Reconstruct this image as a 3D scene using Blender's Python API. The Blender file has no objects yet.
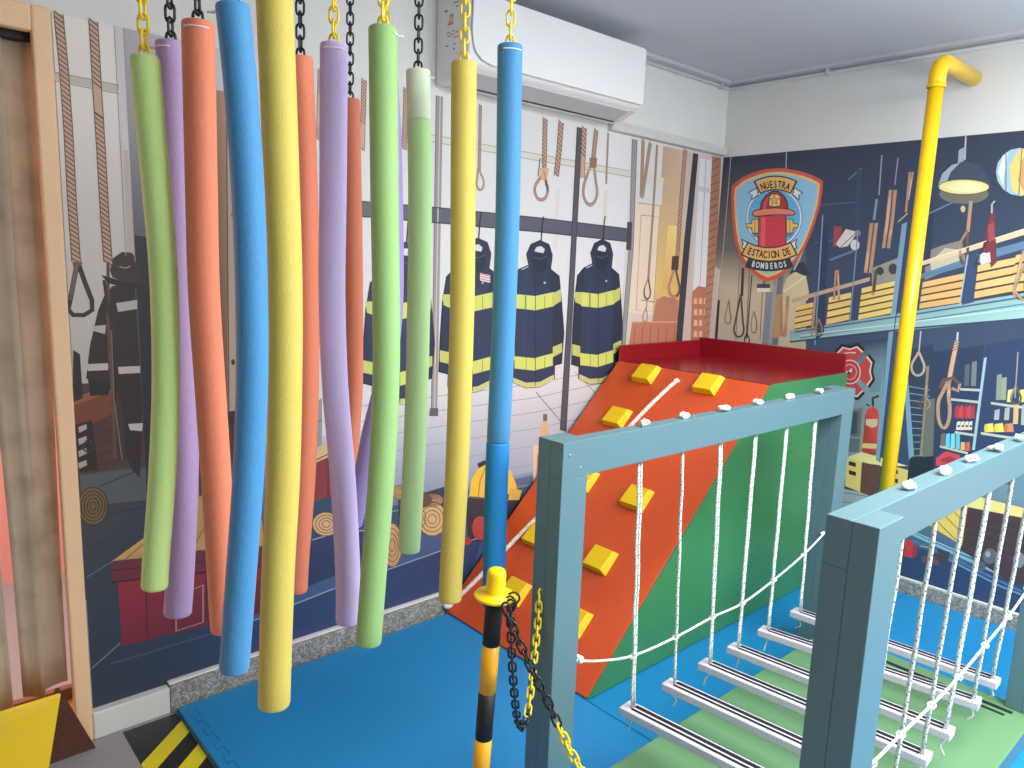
import bpy, bmesh, math, random
from mathutils import Vector, Matrix
random.seed(7)
sc = bpy.context.scene
COL = sc.collection

# ------------------------------------------------------------------ camera
cam = bpy.data.cameras.new('camera'); cam.sensor_width = 36.0; cam.lens = 36.0*741.66/1024
cam.clip_start = 0.05
co = bpy.data.objects.new('camera', cam); COL.objects.link(co)
YAW, PITCH, ROLL = math.radians(41.895), math.radians(9.333), math.radians(-2.152)
fw = Vector((math.sin(YAW)*math.cos(PITCH), math.cos(YAW)*math.cos(PITCH), -math.sin(PITCH)))
rt = Vector((math.cos(YAW), -math.sin(YAW), 0)); dn = fw.cross(rt)
r2 = rt*math.cos(ROLL)+dn*math.sin(ROLL); d2 = -rt*math.sin(ROLL)+dn*math.cos(ROLL)
co.matrix_world = Matrix(((r2.x, -d2.x, -fw.x, 0), (r2.y, -d2.y, -fw.y, 0), (r2.z, -d2.z, -fw.z, 1.6), (0, 0, 0, 1)))
sc.camera = co

# ------------------------------------------------------------------ world, lights, exposure
wd = bpy.data.worlds.new('world'); sc.world = wd; wd.use_nodes = True
bg = wd.node_tree.nodes['Background']; bg.inputs[0].default_value = (0.95, 0.98, 1.0, 1); bg.inputs[1].default_value = 1.35
def area(name, loc, target, sx, sy, power, color=(1, 1, 1)):
    l = bpy.data.lights.new(name, 'AREA'); l.shape = 'RECTANGLE'; l.size = sx; l.size_y = sy; l.energy = power; l.color = color
    o = bpy.data.objects.new(name, l); COL.objects.link(o); o.location = loc
    o.rotation_euler = (Vector(target)-Vector(loc)).to_track_quat('-Z', 'Y').to_euler()
    return o
area('daylight_front_window', (2.7, -2.5, 1.6), (1.8, 1.6, 1.2), 2.4, 1.8, 28, (1.0, 0.985, 0.96))
area('overhead_light_down', (2.2, -0.4, 2.6), (2.2, -0.4, 0), 2.4, 1.8, 150, (1.0, 0.99, 0.97))  # overhead light, out of view
area('ceiling_fill_up', (2.2, -0.4, 2.0), (2.2, -0.4, 3), 2.0, 1.4, 72, (0.96, 0.98, 1.0))  # added uplight with no seen source, brightens the ceiling
area('evening_glow_outside', (-0.3, 3.9, 1.6), (0.1, 2.7, 1.0), 1.4, 2.0, 48, (1.0, 0.62, 0.48))
sc.view_settings.view_transform = 'Standard'; sc.view_settings.look = 'None'
sc.view_settings.gamma = 1.0; sc.view_settings.use_curve_mapping = False
sc.view_settings.exposure = 0.08

# ------------------------------------------------------------------ helpers
def lin(c): 
    def f(v):
        v /= 255.0
        return v/12.92 if v <= .04045 else ((v+.055)/1.055)**2.4
    return tuple(f(v) for v in c[:3])
def mat(name, rgb, rough=.5, noise=0, nscale=30, bump=0, bscale=80, spec=.5, metal=0, sss=0, trans=0):
    m = bpy.data.materials.new(name); m.use_nodes = True
    nt = m.node_tree; b = nt.nodes['Principled BSDF']
    c = lin(rgb); b.inputs['Base Color'].default_value = (*c, 1)
    b.inputs['Roughness'].default_value = rough; b.inputs['Metallic'].default_value = metal
    b.inputs['Specular IOR Level'].default_value = spec
    if sss:
        b.inputs['Subsurface Weight'].default_value = sss; b.inputs['Subsurface Radius'].default_value = (.02, .02, .02)
    if trans: b.inputs['Transmission Weight'].default_value = trans
    tc = nt.nodes.new('ShaderNodeTexCoord')
    if noise:
        n = nt.nodes.new('ShaderNodeTexNoise'); n.inputs['Scale'].default_value = nscale; n.inputs['Detail'].default_value = 4
        nt.links.new(tc.outputs['Object'], n.inputs['Vector'])
        mx = nt.nodes.new('ShaderNodeMix'); mx.data_type = 'RGBA'
        mx.inputs['A'].default_value = (*[v*(1-noise) for v in c], 1); mx.inputs['B'].default_value = (*[min(1, v*(1+noise)) for v in c], 1)
        nt.links.new(n.outputs['Fac'], mx.inputs['Factor']); nt.links.new(mx.outputs['Result'], b.inputs['Base Color'])
    if bump:
        n2 = nt.nodes.new('ShaderNodeTexNoise'); n2.inputs['Scale'].default_value = bscale; n2.inputs['Detail'].default_value = 3
        nt.links.new(tc.outputs['Object'], n2.inputs['Vector'])
        bp = nt.nodes.new('ShaderNodeBump'); bp.inputs['Strength'].default_value = bump; bp.inputs['Distance'].default_value = .004
        nt.links.new(n2.outputs['Fac'], bp.inputs['Height']); nt.links.new(bp.outputs['Normal'], b.inputs['Normal'])
    return m

class MB:
    """collects shapes and links them as one mesh object"""
    def __init__(self): self.v = []; self.f = []; self.mi = []; self.uv = {}; self.sm = []
    def add(self, vs, fs, mi=0, smooth=False, uvs=None):
        o = len(self.v); self.v += [tuple(p) for p in vs]
        for k, f in enumerate(fs):
            if uvs: self.uv[len(self.f)] = uvs[k]
            self.f.append([i+o for i in f]); self.mi.append(mi); self.sm.append(smooth)
        return self
    def box(self, lo, hi, mi=0):
        x0, y0, z0 = lo; x1, y1, z1 = hi
        return self.add([(x0,y0,z0),(x1,y0,z0),(x1,y1,z0),(x0,y1,z0),(x0,y0,z1),(x1,y0,z1),(x1,y1,z1),(x0,y1,z1)],
                        [(0,3,2,1),(4,5,6,7),(0,1,5,4),(1,2,6,5),(2,3,7,6),(3,0,4,7)], mi)
    def hexa(self, p, mi=0):   # eight points: bottom ring, top ring
        return self.add(p, [(0,3,2,1),(4,5,6,7),(0,1,5,4),(1,2,6,5),(2,3,7,6),(3,0,4,7)], mi)
    def prism(self, pts, off, mi=0):
        n = len(pts); off = Vector(off); a = [Vector(p) for p in pts]; b = [p+off for p in a]
        fs = [tuple(range(n))[::-1], tuple(range(n, 2*n))]+[(i, (i+1) % n, (i+1) % n+n, i+n) for i in range(n)]
        return self.add(a+b, fs, mi)
    def tube(self, pts, r, seg=10, mi=0, closed=False, caps=True, smooth=True):
        P = [Vector(p) for p in pts]; n = len(P); R = r if isinstance(r, (list, tuple)) else [r]*n
        L = [0]
        for i in range(1, n): L.append(L[-1]+(P[i]-P[i-1]).length)
        T = []
        for i in range(n):
            a = P[(i-1) % n] if closed or i > 0 else P[i]; b = P[(i+1) % n] if closed or i < n-1 else P[i]
            T.append((b-a).normalized())
        u = T[0].orthogonal().normalized(); vs = []
        for i in range(n):
            u = (u-T[i]*u.dot(T[i])); u = u.normalized() if u.length > 1e-6 else T[i].orthogonal().normalized()
            w = T[i].cross(u)
            for k in range(seg):
                a = 2*math.pi*k/seg; vs.append(P[i]+(u*math.cos(a)+w*math.sin(a))*R[i])
        fs = []; uvs = []
        for i in range(n if closed else n-1):
            j = (i+1) % n
            for k in range(seg):
                k2 = (k+1) % seg
                fs.append((i*seg+k, i*seg+k2, j*seg+k2, j*seg+k))
                l2 = L[j] if j else L[-1]+.01
                uvs.append(((k/seg, L[i]), ((k+1)/seg, L[i]), ((k+1)/seg, l2), (k/seg, l2)))
        self.add(vs, fs, mi, smooth, uvs)
        if caps and not closed:
            o = len(self.v)-len(vs)
            self.f.append([o+k for k in range(seg)][::-1]); self.mi.append(mi); self.sm.append(False)
            self.f.append([o+(n-1)*seg+k for k in range(seg)]); self.mi.append(mi); self.sm.append(False)
        return self
    def lathe(self, prof, c=(0,0,0), axis=(0,0,1), seg=24, mi=0, smooth=True):
        c = Vector(c); z = Vector(axis).normalized(); x = z.orthogonal().normalized(); y = z.cross(x); vs = []
        for r, h in prof:
            for k in range(seg):
                a = 2*math.pi*k/seg; vs.append(c+z*h+(x*math.cos(a)+y*math.sin(a))*r)
        fs = [(i*seg+k, i*seg+(k+1) % seg, (i+1)*seg+(k+1) % seg, (i+1)*seg+k) for i in range(len(prof)-1) for k in range(seg)]
        return self.add(vs, fs, mi, smooth)
    def ball(self, c, r, seg=10, mi=0, sq=(1,1,1)):
        c = Vector(c); vs = []; n = seg//2+1
        for i in range(n+1):
            t = math.pi*i/n
            for k in range(seg):
                a = 2*math.pi*k/seg; vs.append(c+Vector((math.sin(t)*math.cos(a)*sq[0], math.sin(t)*math.sin(a)*sq[1], math.cos(t)*sq[2]))*r)
        return self.add(vs, [(i*seg+k, (i+1)*seg+k, (i+1)*seg+(k+1) % seg, i*seg+(k+1) % seg) for i in range(n) for k in range(seg)], mi, True)
    def build(self, name, mats, parent=None, bevel=0, bseg=2, origin=None):
        me = bpy.data.meshes.new(name); o = bpy.data.objects.new(name, me); COL.objects.link(o)
        if origin is None: origin = parent.location if parent is not None and parent.parent is None else Vector((0,0,0))
        wo = Vector(origin) if not (parent is not None) else None
        base = world_of(parent) if parent is not None else Vector(origin)
        me.from_pydata([Vector(p)-base for p in self.v], [], self.f)
        for m in (mats if isinstance(mats, (list, tuple)) else [mats]): me.materials.append(m)
        ul = me.uv_layers.new(name='uv') if self.uv else None
        for i, p in enumerate(me.polygons):
            p.material_index = self.mi[i]; p.use_smooth = self.sm[i]
            if ul and i in self.uv:
                for k, li in enumerate(p.loop_indices): ul.data[li].uv = self.uv[i][k]
        me.update()
        bm = bmesh.new(); bm.from_mesh(me); bmesh.ops.recalc_face_normals(bm, faces=bm.faces); bm.to_mesh(me); bm.free()
        if parent is not None: o.parent = parent
        else: o.location = base
        if bevel:
            b = o.modifiers.new('bevel', 'BEVEL'); b.width = bevel; b.segments = bseg; b.limit_method = 'ANGLE'; b.angle_limit = math.radians(40)
        return o
def world_of(o):
    v = Vector((0,0,0))
    while o is not None: v += o.location; o = o.parent
    return v
def tag(o, label, cat, group=None):
    o['label'] = label; o['category'] = cat
    if group: o['group'] = group
    return o
def thing(name, loc, label, cat, group=None):
    o = bpy.data.objects.new(name, None); COL.objects.link(o); o.location = loc; o.empty_display_size = .05
    return tag(o, label, cat, group)
def struct(o): o['kind'] = 'structure'; return o
def smooth_path(pts, per=6):
    P = [Vector(p) for p in pts]; out = []
    for i in range(len(P)-1):
        p0 = P[i-1] if i else P[i]*2-P[i+1]; p1 = P[i]; p2 = P[i+1]; p3 = P[i+2] if i+2 < len(P) else P[i+1]*2-P[i]
        for k in range(per):
            t = k/per
            out.append(.5*((2*p1)+(p2-p0)*t+(2*p0-5*p1+4*p2-p3)*t*t+(3*p1-p0-3*p2+p3)*t**3))
    return out+[P[-1]]

# ------------------------------------------------------------------ materials
WALL = mat('white_wall_paint', (226, 227, 223), .75, .03, 6, .15, 60)
CEIL = mat('ceiling_paint', (200, 206, 214), .8, .03, 3)
FLOORM = mat('grey_floor', (150, 148, 150), .55, .05, 12)
def granite():
    m = mat('granite_skirting', (150, 150, 146), .45)
    nt = m.node_tree; b = nt.nodes['Principled BSDF']; tc = nt.nodes.new('ShaderNodeTexCoord')
    v = nt.nodes.new('ShaderNodeTexVoronoi'); v.inputs['Scale'].default_value = 150
    n = nt.nodes.new('ShaderNodeTexNoise'); n.inputs['Scale'].default_value = 34; n.inputs['Detail'].default_value = 6
    r = nt.nodes.new('ShaderNodeValToRGB'); e = r.color_ramp.elements
    e[0].position = .2; e[0].color = (*lin((104, 104, 98)), 1); e[1].position = .8; e[1].color = (*lin((190, 188, 178)), 1)
    k = r.color_ramp.elements.new(.5); k.color = (*lin((140, 140, 134)), 1)
    mx = nt.nodes.new('ShaderNodeMix'); mx.data_type = 'FLOAT'; mx.inputs['Factor'].default_value = .5
    nt.links.new(tc.outputs['Object'], v.inputs['Vector']); nt.links.new(tc.outputs['Object'], n.inputs['Vector'])
    sp = nt.nodes.new('ShaderNodeSeparateColor'); nt.links.new(v.outputs['Color'], sp.inputs['Color'])
    nt.links.new(sp.outputs['Red'], mx.inputs['A']); nt.links.new(n.outputs['Fac'], mx.inputs['B'])
    nt.links.new(mx.outputs['Result'], r.inputs['Fac']); nt.links.new(r.outputs['Color'], b.inputs['Base Color'])
    return m
GRAN = granite()
TRIMW = mat('trim_white', (222, 222, 218), .5)
TRIMG = mat('cornice_grey', (196, 199, 202), .6, .04, 20)
JAMB = mat('door_frame_warmed', (246, 206, 162), .55, .04, 14, .1, 30)  # beige, with the warm doorway glow put into the colour
FOAM = {
 'green': ((192, 226, 140),), 'mauve': ((174, 148, 192),), 'purple': ((198, 180, 226),), 'orange': ((236, 138, 104),), 'blue': ((62, 136, 188),), 'yellow': ((204, 186, 84),), 'lgreen': ((192, 234, 164),), 'bgreen': ((146, 188, 116),), 'violet': ((166, 148, 210),)}
FOAM = {k: mat('foam_'+k, v[0], (.6), .07, 260, .35, 420, .4) for k, v in FOAM.items()}
for m_ in FOAM.values(): m_.node_tree.nodes['Principled BSDF'].inputs['Sheen Weight'].default_value = .22
FOAM['blue_low'] = mat('foam_blue_lower', (40, 134, 200), .7, .05, 260, .3, 420, .25)
FOAM['lgreen_lit'] = mat('foam_green_lit', (226, 242, 210), .72, .05, 260, .3, 420, .25)  # paler green: light on the noodle top put into the colour
CH_Y = mat('chain_yellow_plastic', (244, 216, 40), .35)
CH_K = mat('chain_black_plastic', (26, 26, 28), .35)
TIE = mat('cable_tie_white', (236, 236, 232), .4)
ACW = mat('ac_white_plastic', (234, 235, 233), .32)
ACP = mat('ac_front_gloss', (240, 241, 240), .16)
ACG = mat('ac_grey_louver', (196, 197, 198), .45)
BLACK = mat('matte_black', (20, 20, 22), .6)
PIPE = mat('pipe_yellow_gloss', (250, 200, 20), .25)
ORNG = mat('ramp_orange_paint', (216, 84, 38), .38, .04, 5)
CRIM = mat('ramp_crimson_paint', (146, 26, 36), .22, .04, 4)
GREENP = mat('ramp_green_paint', (62, 132, 82), .3, .05, 4)
HOLD = mat('hold_yellow', (248, 204, 14), .4)
def paintwood(name, rgb):
    m = mat(name, rgb, .38); nt = m.node_tree; b = nt.nodes['Principled BSDF']; tc = nt.nodes.new('ShaderNodeTexCoord')
    n = nt.nodes.new('ShaderNodeTexNoise'); n.inputs['Scale'].default_value = 24; n.inputs['Detail'].default_value = 5
    nt.links.new(tc.outputs['Object'], n.inputs['Vector'])
    bp = nt.nodes.new('ShaderNodeBump'); bp.inputs['Strength'].default_value = .12; bp.inputs['Distance'].default_value = .002
    nt.links.new(n.outputs['Fac'], bp.inputs['Height']); nt.links.new(bp.outputs['Normal'], b.inputs['Normal'])
    return m
BLUEW = paintwood('frame_pale_blue_paint', (93, 126, 134))
KNOTW = mat('end_grain_blue', (112, 156, 174), .5)
PLANK = mat('plank_lilac_grey', (214, 210, 222), .45, .03, 20)
GRIP = mat('grip_tape_black', (22, 23, 25), .85, .1, 300)
GMAT = mat('platform_green_paint', (104, 148, 106), .45, .05, 4)
GSIDE = mat('platform_side_blue', (88, 134, 152), .45)
MATB = mat('mat_blue_foam', (23, 132, 190), .5, .04, 5, .12, 300)
MATL = mat('mat_joint', (16, 98, 166), .6)
TAPEY = mat('tape_yellow', (222, 206, 40), .4); TAPEK = mat('tape_black', (34, 38, 40), .4)
BANDY = mat('post_band_yellow', (240, 172, 30), .35); CAPY = mat('post_cap_yellow', (250, 208, 12), .3)
SLAT = None
YVIN = mat('yellow_vinyl', (255, 214, 40), .4, .05, 9)
BROWN = mat('brown_coarse', (84, 52, 40), .95, .4, 60, .8, 160)
SILLW = mat('threshold_wood', (176, 122, 74), .5, .15, 14)
def ropemat(name, bg_, fl, dens):
    m = mat(name, bg_, .8); nt = m.node_tree; b = nt.nodes['Principled BSDF']
    uv = nt.nodes.new('ShaderNodeUVMap'); uv.uv_map = 'uv'; s = nt.nodes.new('ShaderNodeSeparateXYZ'); nt.links.new(uv.outputs['UV'], s.inputs['Vector'])
    def M(op, a, bb):
        n = nt.nodes.new('ShaderNodeMath'); n.operation = op
        for i, x in enumerate((a, bb)):
            if x is None: continue
            if isinstance(x, (int, float)): n.inputs[i].default_value = x
            else: nt.links.new(x, n.inputs[i])
        return n.outputs[0]
    v = M('MULTIPLY', s.outputs['Y'], dens); u = M('MULTIPLY', s.outputs['X'], 2.0)
    d = M('FRACT', M('ADD', v, u), None); a = M('LESS_THAN', d, .32)
    e = M('FRACT', M('SUBTRACT', M('MULTIPLY', v, .5), u), None); c = M('LESS_THAN', e, .4)
    fac = M('MULTIPLY', a, c)
    mx = nt.nodes.new('ShaderNodeMix'); mx.data_type = 'RGBA'; mx.inputs['A'].default_value = (*lin(bg_), 1); mx.inputs['B'].default_value = (*lin(fl), 1)
    nt.links.new(fac, mx.inputs['Factor']); nt.links.new(mx.outputs['Result'], b.inputs['Base Color'])
    bp = nt.nodes.new('ShaderNodeBump'); bp.inputs['Strength'].default_value = .5; bp.inputs['Distance'].default_value = .002
    nt.links.new(d, bp.inputs['Height']); nt.links.new(bp.outputs['Normal'], b.inputs['Normal'])
    return m
ROPE = ropemat('braided_white_rope', (222, 228, 220), (98, 112, 116), 62)
ROPEP = ropemat('climbing_cord', (240, 226, 216), (222, 186, 176), 40)
KNOT = mat('rope_knot', (240, 240, 234), .85, .12, 130, .8, 120)
def slatmat():
    m = bpy.data.materials.new('blind_fabric'); m.use_nodes = True; nt = m.node_tree; nt.nodes.clear()
    o = nt.nodes.new('ShaderNodeOutputMaterial'); d = nt.nodes.new('ShaderNodeBsdfDiffuse'); t = nt.nodes.new('ShaderNodeBsdfTranslucent'); x = nt.nodes.new('ShaderNodeMixShader')
    n = nt.nodes.new('ShaderNodeTexNoise'); n.inputs['Scale'].default_value = 9; n.inputs['Detail'].default_value = 6; tc = nt.nodes.new('ShaderNodeTexCoord')
    r = nt.nodes.new('ShaderNodeValToRGB'); r.color_ramp.elements[0].color = (*lin((184, 166, 142)), 1); r.color_ramp.elements[1].color = (*lin((206, 190, 166)), 1); r.color_ramp.elements[0].position = .32; r.color_ramp.elements[1].position = .55
    nt.links.new(tc.outputs['Object'], n.inputs['Vector']); nt.links.new(n.outputs['Fac'], r.inputs['Fac'])
    nt.links.new(r.outputs['Color'], d.inputs['Color']); nt.links.new(r.outputs['Color'], t.inputs['Color']); x.inputs[0].default_value = .14
    nt.links.new(d.outputs[0], x.inputs[1]); nt.links.new(t.outputs[0], x.inputs[2]); nt.links.new(x.outputs[0], o.inputs[0])
    return m
SLAT = slatmat()
def inkmat():
    m = bpy.data.materials.new('printed_vinyl'); m.use_nodes = True; nt = m.node_tree; b = nt.nodes['Principled BSDF']
    a = nt.nodes.new('ShaderNodeAttribute'); a.attribute_name = 'ink'; b.inputs['Roughness'].default_value = .42; b.inputs['Specular IOR Level'].default_value = .35
    nt.links.new(a.outputs['Color'], b.inputs['Base Color']); return m
INK = inkmat()

# ------------------------------------------------------------------ room shell
XR, YB, CZ, FZ = 3.95, 2.60, 2.68, -.022
RX_END = 1.935
struct(MB().box((-1.6, -2.4, FZ-.1), (XR+.15, YB+1.6, FZ)).build('floor', FLOORM))
struct(MB().box((-1.6, -2.4, CZ), (XR+.15, YB+.15, CZ+.1)).build('ceiling', CEIL))
w = MB(); w.box((.47, YB, FZ), (XR+.15, YB+.15, CZ)); w.box((-1.6, YB, 2.215), (.47, YB+.15, CZ)); w.box((-1.6, YB, FZ), (-.85, YB+.15, 2.215))
struct(w.build('wall_back', WALL))
struct(MB().box((XR, -2.4, FZ), (XR+.15, YB, CZ)).build('wall_right', WALL))
struct(MB().box((-1.75, -2.4, FZ), (-1.6, YB+.15, CZ)).build('wall_left_blocker', mat('wall_left_blocker_paint', (150, 140, 130), .8)))  # unseen dark wall, added to block light from the left
w = MB(); w.box((-1.75, -2.55, FZ), (.6, -2.4, CZ)); w.box((.6, -2.55, FZ), (XR+.15, -2.4, .6)); struct(w.build('wall_front_blocker', mat('wall_front_blocker_paint', (150, 146, 142), .8)))  # unseen wall, added and shaped to cut light from behind left
# granite skirting, white-painted stub by the door, white bead on top
b = MB().box((.735, YB-.040, FZ), (RX_END, YB, .078)); o = struct(b.build('baseboard_back', GRAN, bevel=.003))
b = MB().box((.492, YB-.036, FZ), (.735, YB, .074)); struct(b.build('baseboard_door', TRIMW, bevel=.004))
b = MB().box((XR-.02, -2.4, FZ), (XR, YB, .066)); struct(b.build('baseboard_right', GRAN, bevel=.003))
b = MB().box((.735, YB-.026, .078), (RX_END, YB, .087)); struct(b.build('trim_1', TRIMW, bevel=.003))
b = MB().box((XR-.014, -2.4, .066), (XR, YB-.014, .078)); struct(b.build('trim_2', TRIMW, bevel=.003))
# ceiling cornice with a slim conduit beneath it
b = MB(); b.prism([(-1.6, YB, CZ), (-1.6, YB-.04, CZ), (-1.6, YB-.03, CZ-.012), (-1.6, YB, CZ-.024)], (XR+1.6, 0, 0)); struct(b.build('trim_3', TRIMG))
b = MB(); b.prism([(XR, -2.4, CZ), (XR-.04, -2.4, CZ), (XR-.03, -2.4, CZ-.012), (XR, -2.4, CZ-.024)], (0, YB+2.4-.0, 0)); struct(b.build('trim_4', TRIMG))
b = MB(); b.tube([(2.9, YB-.01, CZ-.038), (XR-.02, YB-.01, CZ-.038), (XR-.01, YB-.02, CZ-.038), (XR-.01, -2.4, CZ-.038)], .009, 8)
for p in ((3.85, YB),): b.box((p[0]-.008, YB-.024, CZ-.052), (p[0]+.008, YB, CZ-.02))
for yy in (2.0, .7): b.box((XR-.024, yy-.008, CZ-.052), (XR, yy+.008, CZ-.02))
struct(b.build('trim_5', TRIMG))
# plaster ledge between mural and air conditioner
b = MB(); b.prism([(2.91, YB, 2.325), (2.91, YB-.03, 2.318), (2.91, YB-.042, 2.295), (2.91, YB-.03, 2.272), (2.91, YB, 2.266)], (XR-2.91-.02, 0, -.006)); o = b.build('trim_6', mat('rough_plaster', (214, 216, 214), .8, .06, 25, .6, 30)); struct(o)
# door frame at the left end of the back wall, threshold and added pink glow backdrop outside
b = MB(); b.box((.443, YB-.036, FZ), (.492, YB, 2.262)); b.box((-.85, YB-.036, 2.19), (.443, YB, 2.262)); b.box((-.85, YB-.036, FZ), (-.80, YB, 2.19))
struct(b.build('door_1', JAMB, bevel=.006))
b = MB(); b.box((-.8, YB, FZ), (.47, YB+.16, .06)); struct(b.build('trim_7', SILLW, bevel=.005))
b = MB(); b.box((-.8, YB+.13, .06), (.47, YB+.16, .10)); struct(b.build('trim_8', mat('threshold_rail', (130, 84, 60), .6), bevel=.003))
struct(MB().box((-2.2, YB+1.5, FZ), (1.8, YB+1.6, 3.2)).build('glow_backdrop', mat('glow_backdrop_pink', (250, 170, 160), .8)))  # added surface, pink daylight glow put into its colour
NOODLE = {
 'g1':(0.0565,[(0.4857, 1.691, 1.9833), (0.4983, 1.6874, 1.7167), (0.5048, 1.6856, 1.5347), (0.501, 1.6867, 1.31), (0.486, 1.691, 1.0947), (0.468, 1.6961, 0.9103), (0.4627, 1.6977, 0.8444)]),
 'p2':(0.0655,[(0.5739, 1.8035, 2.0491), (0.5772, 1.8024, 1.7286), (0.5764, 1.8027, 1.5076), (0.5757, 1.8029, 1.2867), (0.5686, 1.8051, 1.0521), (0.5527, 1.8102, 0.8092), (0.5443, 1.8129, 0.7109)]),
 'o3':(0.064,[(0.5722, 1.6293, 2.0552), (0.5695, 1.6303, 1.7205), (0.5685, 1.6306, 1.5166), (0.5746, 1.6285, 1.3126), (0.5818, 1.626, 1.0945), (0.5873, 1.624, 0.8662), (0.5904, 1.623, 0.733)]),
 'b4':(0.056,[(0.5186, 1.3131, 2.0081), (0.5283, 1.3092, 1.8723), (0.5358, 1.3063, 1.7035), (0.5382, 1.3053, 1.5335), (0.536, 1.3062, 1.3634), (0.5263, 1.31, 1.1829), (0.5114, 1.3159, 0.996), (0.4959, 1.322, 0.8064)]),
 'y5':(0.0665,[(0.6238, 1.3872, 2.124), (0.628, 1.3853, 1.953), (0.6333, 1.3829, 1.7154), (0.6363, 1.3816, 1.5298), (0.6342, 1.3825, 1.3441), (0.6285, 1.3851, 1.1466), (0.6172, 1.3902, 0.9415), (0.6062, 1.3951, 0.6519)]),
 'o6':(0.062,[(0.914, 1.8767, 2.0978), (0.9238, 1.8719, 1.7621), (0.9256, 1.8711, 1.5052), (0.9239, 1.8719, 1.2482), (0.9135, 1.8769, 0.975), (0.897, 1.885, 0.7394), (0.8925, 1.8872, 0.6459)]),
 'p7':(0.064,[(0.8879, 1.6518, 2.0833), (0.8853, 1.6532, 1.7493), (0.8828, 1.6546, 1.5164), (0.8888, 1.6514, 1.2836), (0.9059, 1.6422, 1.0349), (0.9172, 1.6361, 0.7743), (0.9173, 1.636, 0.6454)]),
 'o8':(0.062,[(1.2371, 2.1979, 2.0903), (1.243, 2.1946, 1.8041), (1.2477, 2.1919, 1.4895), (1.2484, 2.1915, 1.1746), (1.2386, 2.197, 0.9808), (1.2271, 2.2035, 0.8326)]),
 'p9':(0.06,[(1.2468, 2.0028, 2.1712), (1.2608, 1.9941, 1.9931), (1.2676, 1.9899, 1.8033), (1.273, 1.9865, 1.5003), (1.264, 1.9921, 1.3276), (1.244, 2.0046, 1.1832), (1.2181, 2.0206, 1.0529), (1.1921, 2.0369, 0.8873), (1.1682, 2.0517, 0.7358)]),
 'g10':(0.064,[(0.925, 1.4995, 2.0988), (0.9305, 1.4961, 1.7464), (0.9351, 1.4932, 1.525), (0.9369, 1.4922, 1.3033), (0.9286, 1.4973, 1.0672), (0.9148, 1.5058, 0.8213), (0.9053, 1.5117, 0.6435)]),
 'l11':(0.064,[(1.1843, 1.7428, 2.0962), (1.1931, 1.7368, 1.7799), (1.1945, 1.7359, 1.5131), (1.1934, 1.7366, 1.2463), (1.1877, 1.7405, 0.962), (1.1807, 1.7452, 0.7439)]),
 'y12':(0.064,[(1.181, 1.5384, 2.0823), (1.1856, 1.5349, 1.7705), (1.1897, 1.5318, 1.5238), (1.1896, 1.5318, 1.2768), (1.1875, 1.5335, 1.0137), (1.1809, 1.5386, 0.7389), (1.18, 1.5392, 0.6683)]),
 'b13':(0.064,[(1.304, 1.5095, 2.1423), (1.31, 1.5042, 1.7801), (1.311, 1.5034, 1.5257), (1.3095, 1.5046, 1.2711), (1.3072, 1.5067, 0.9999), (1.309, 1.5051, 0.7168), (1.309, 1.5051, 0.6287)]),
}
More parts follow.
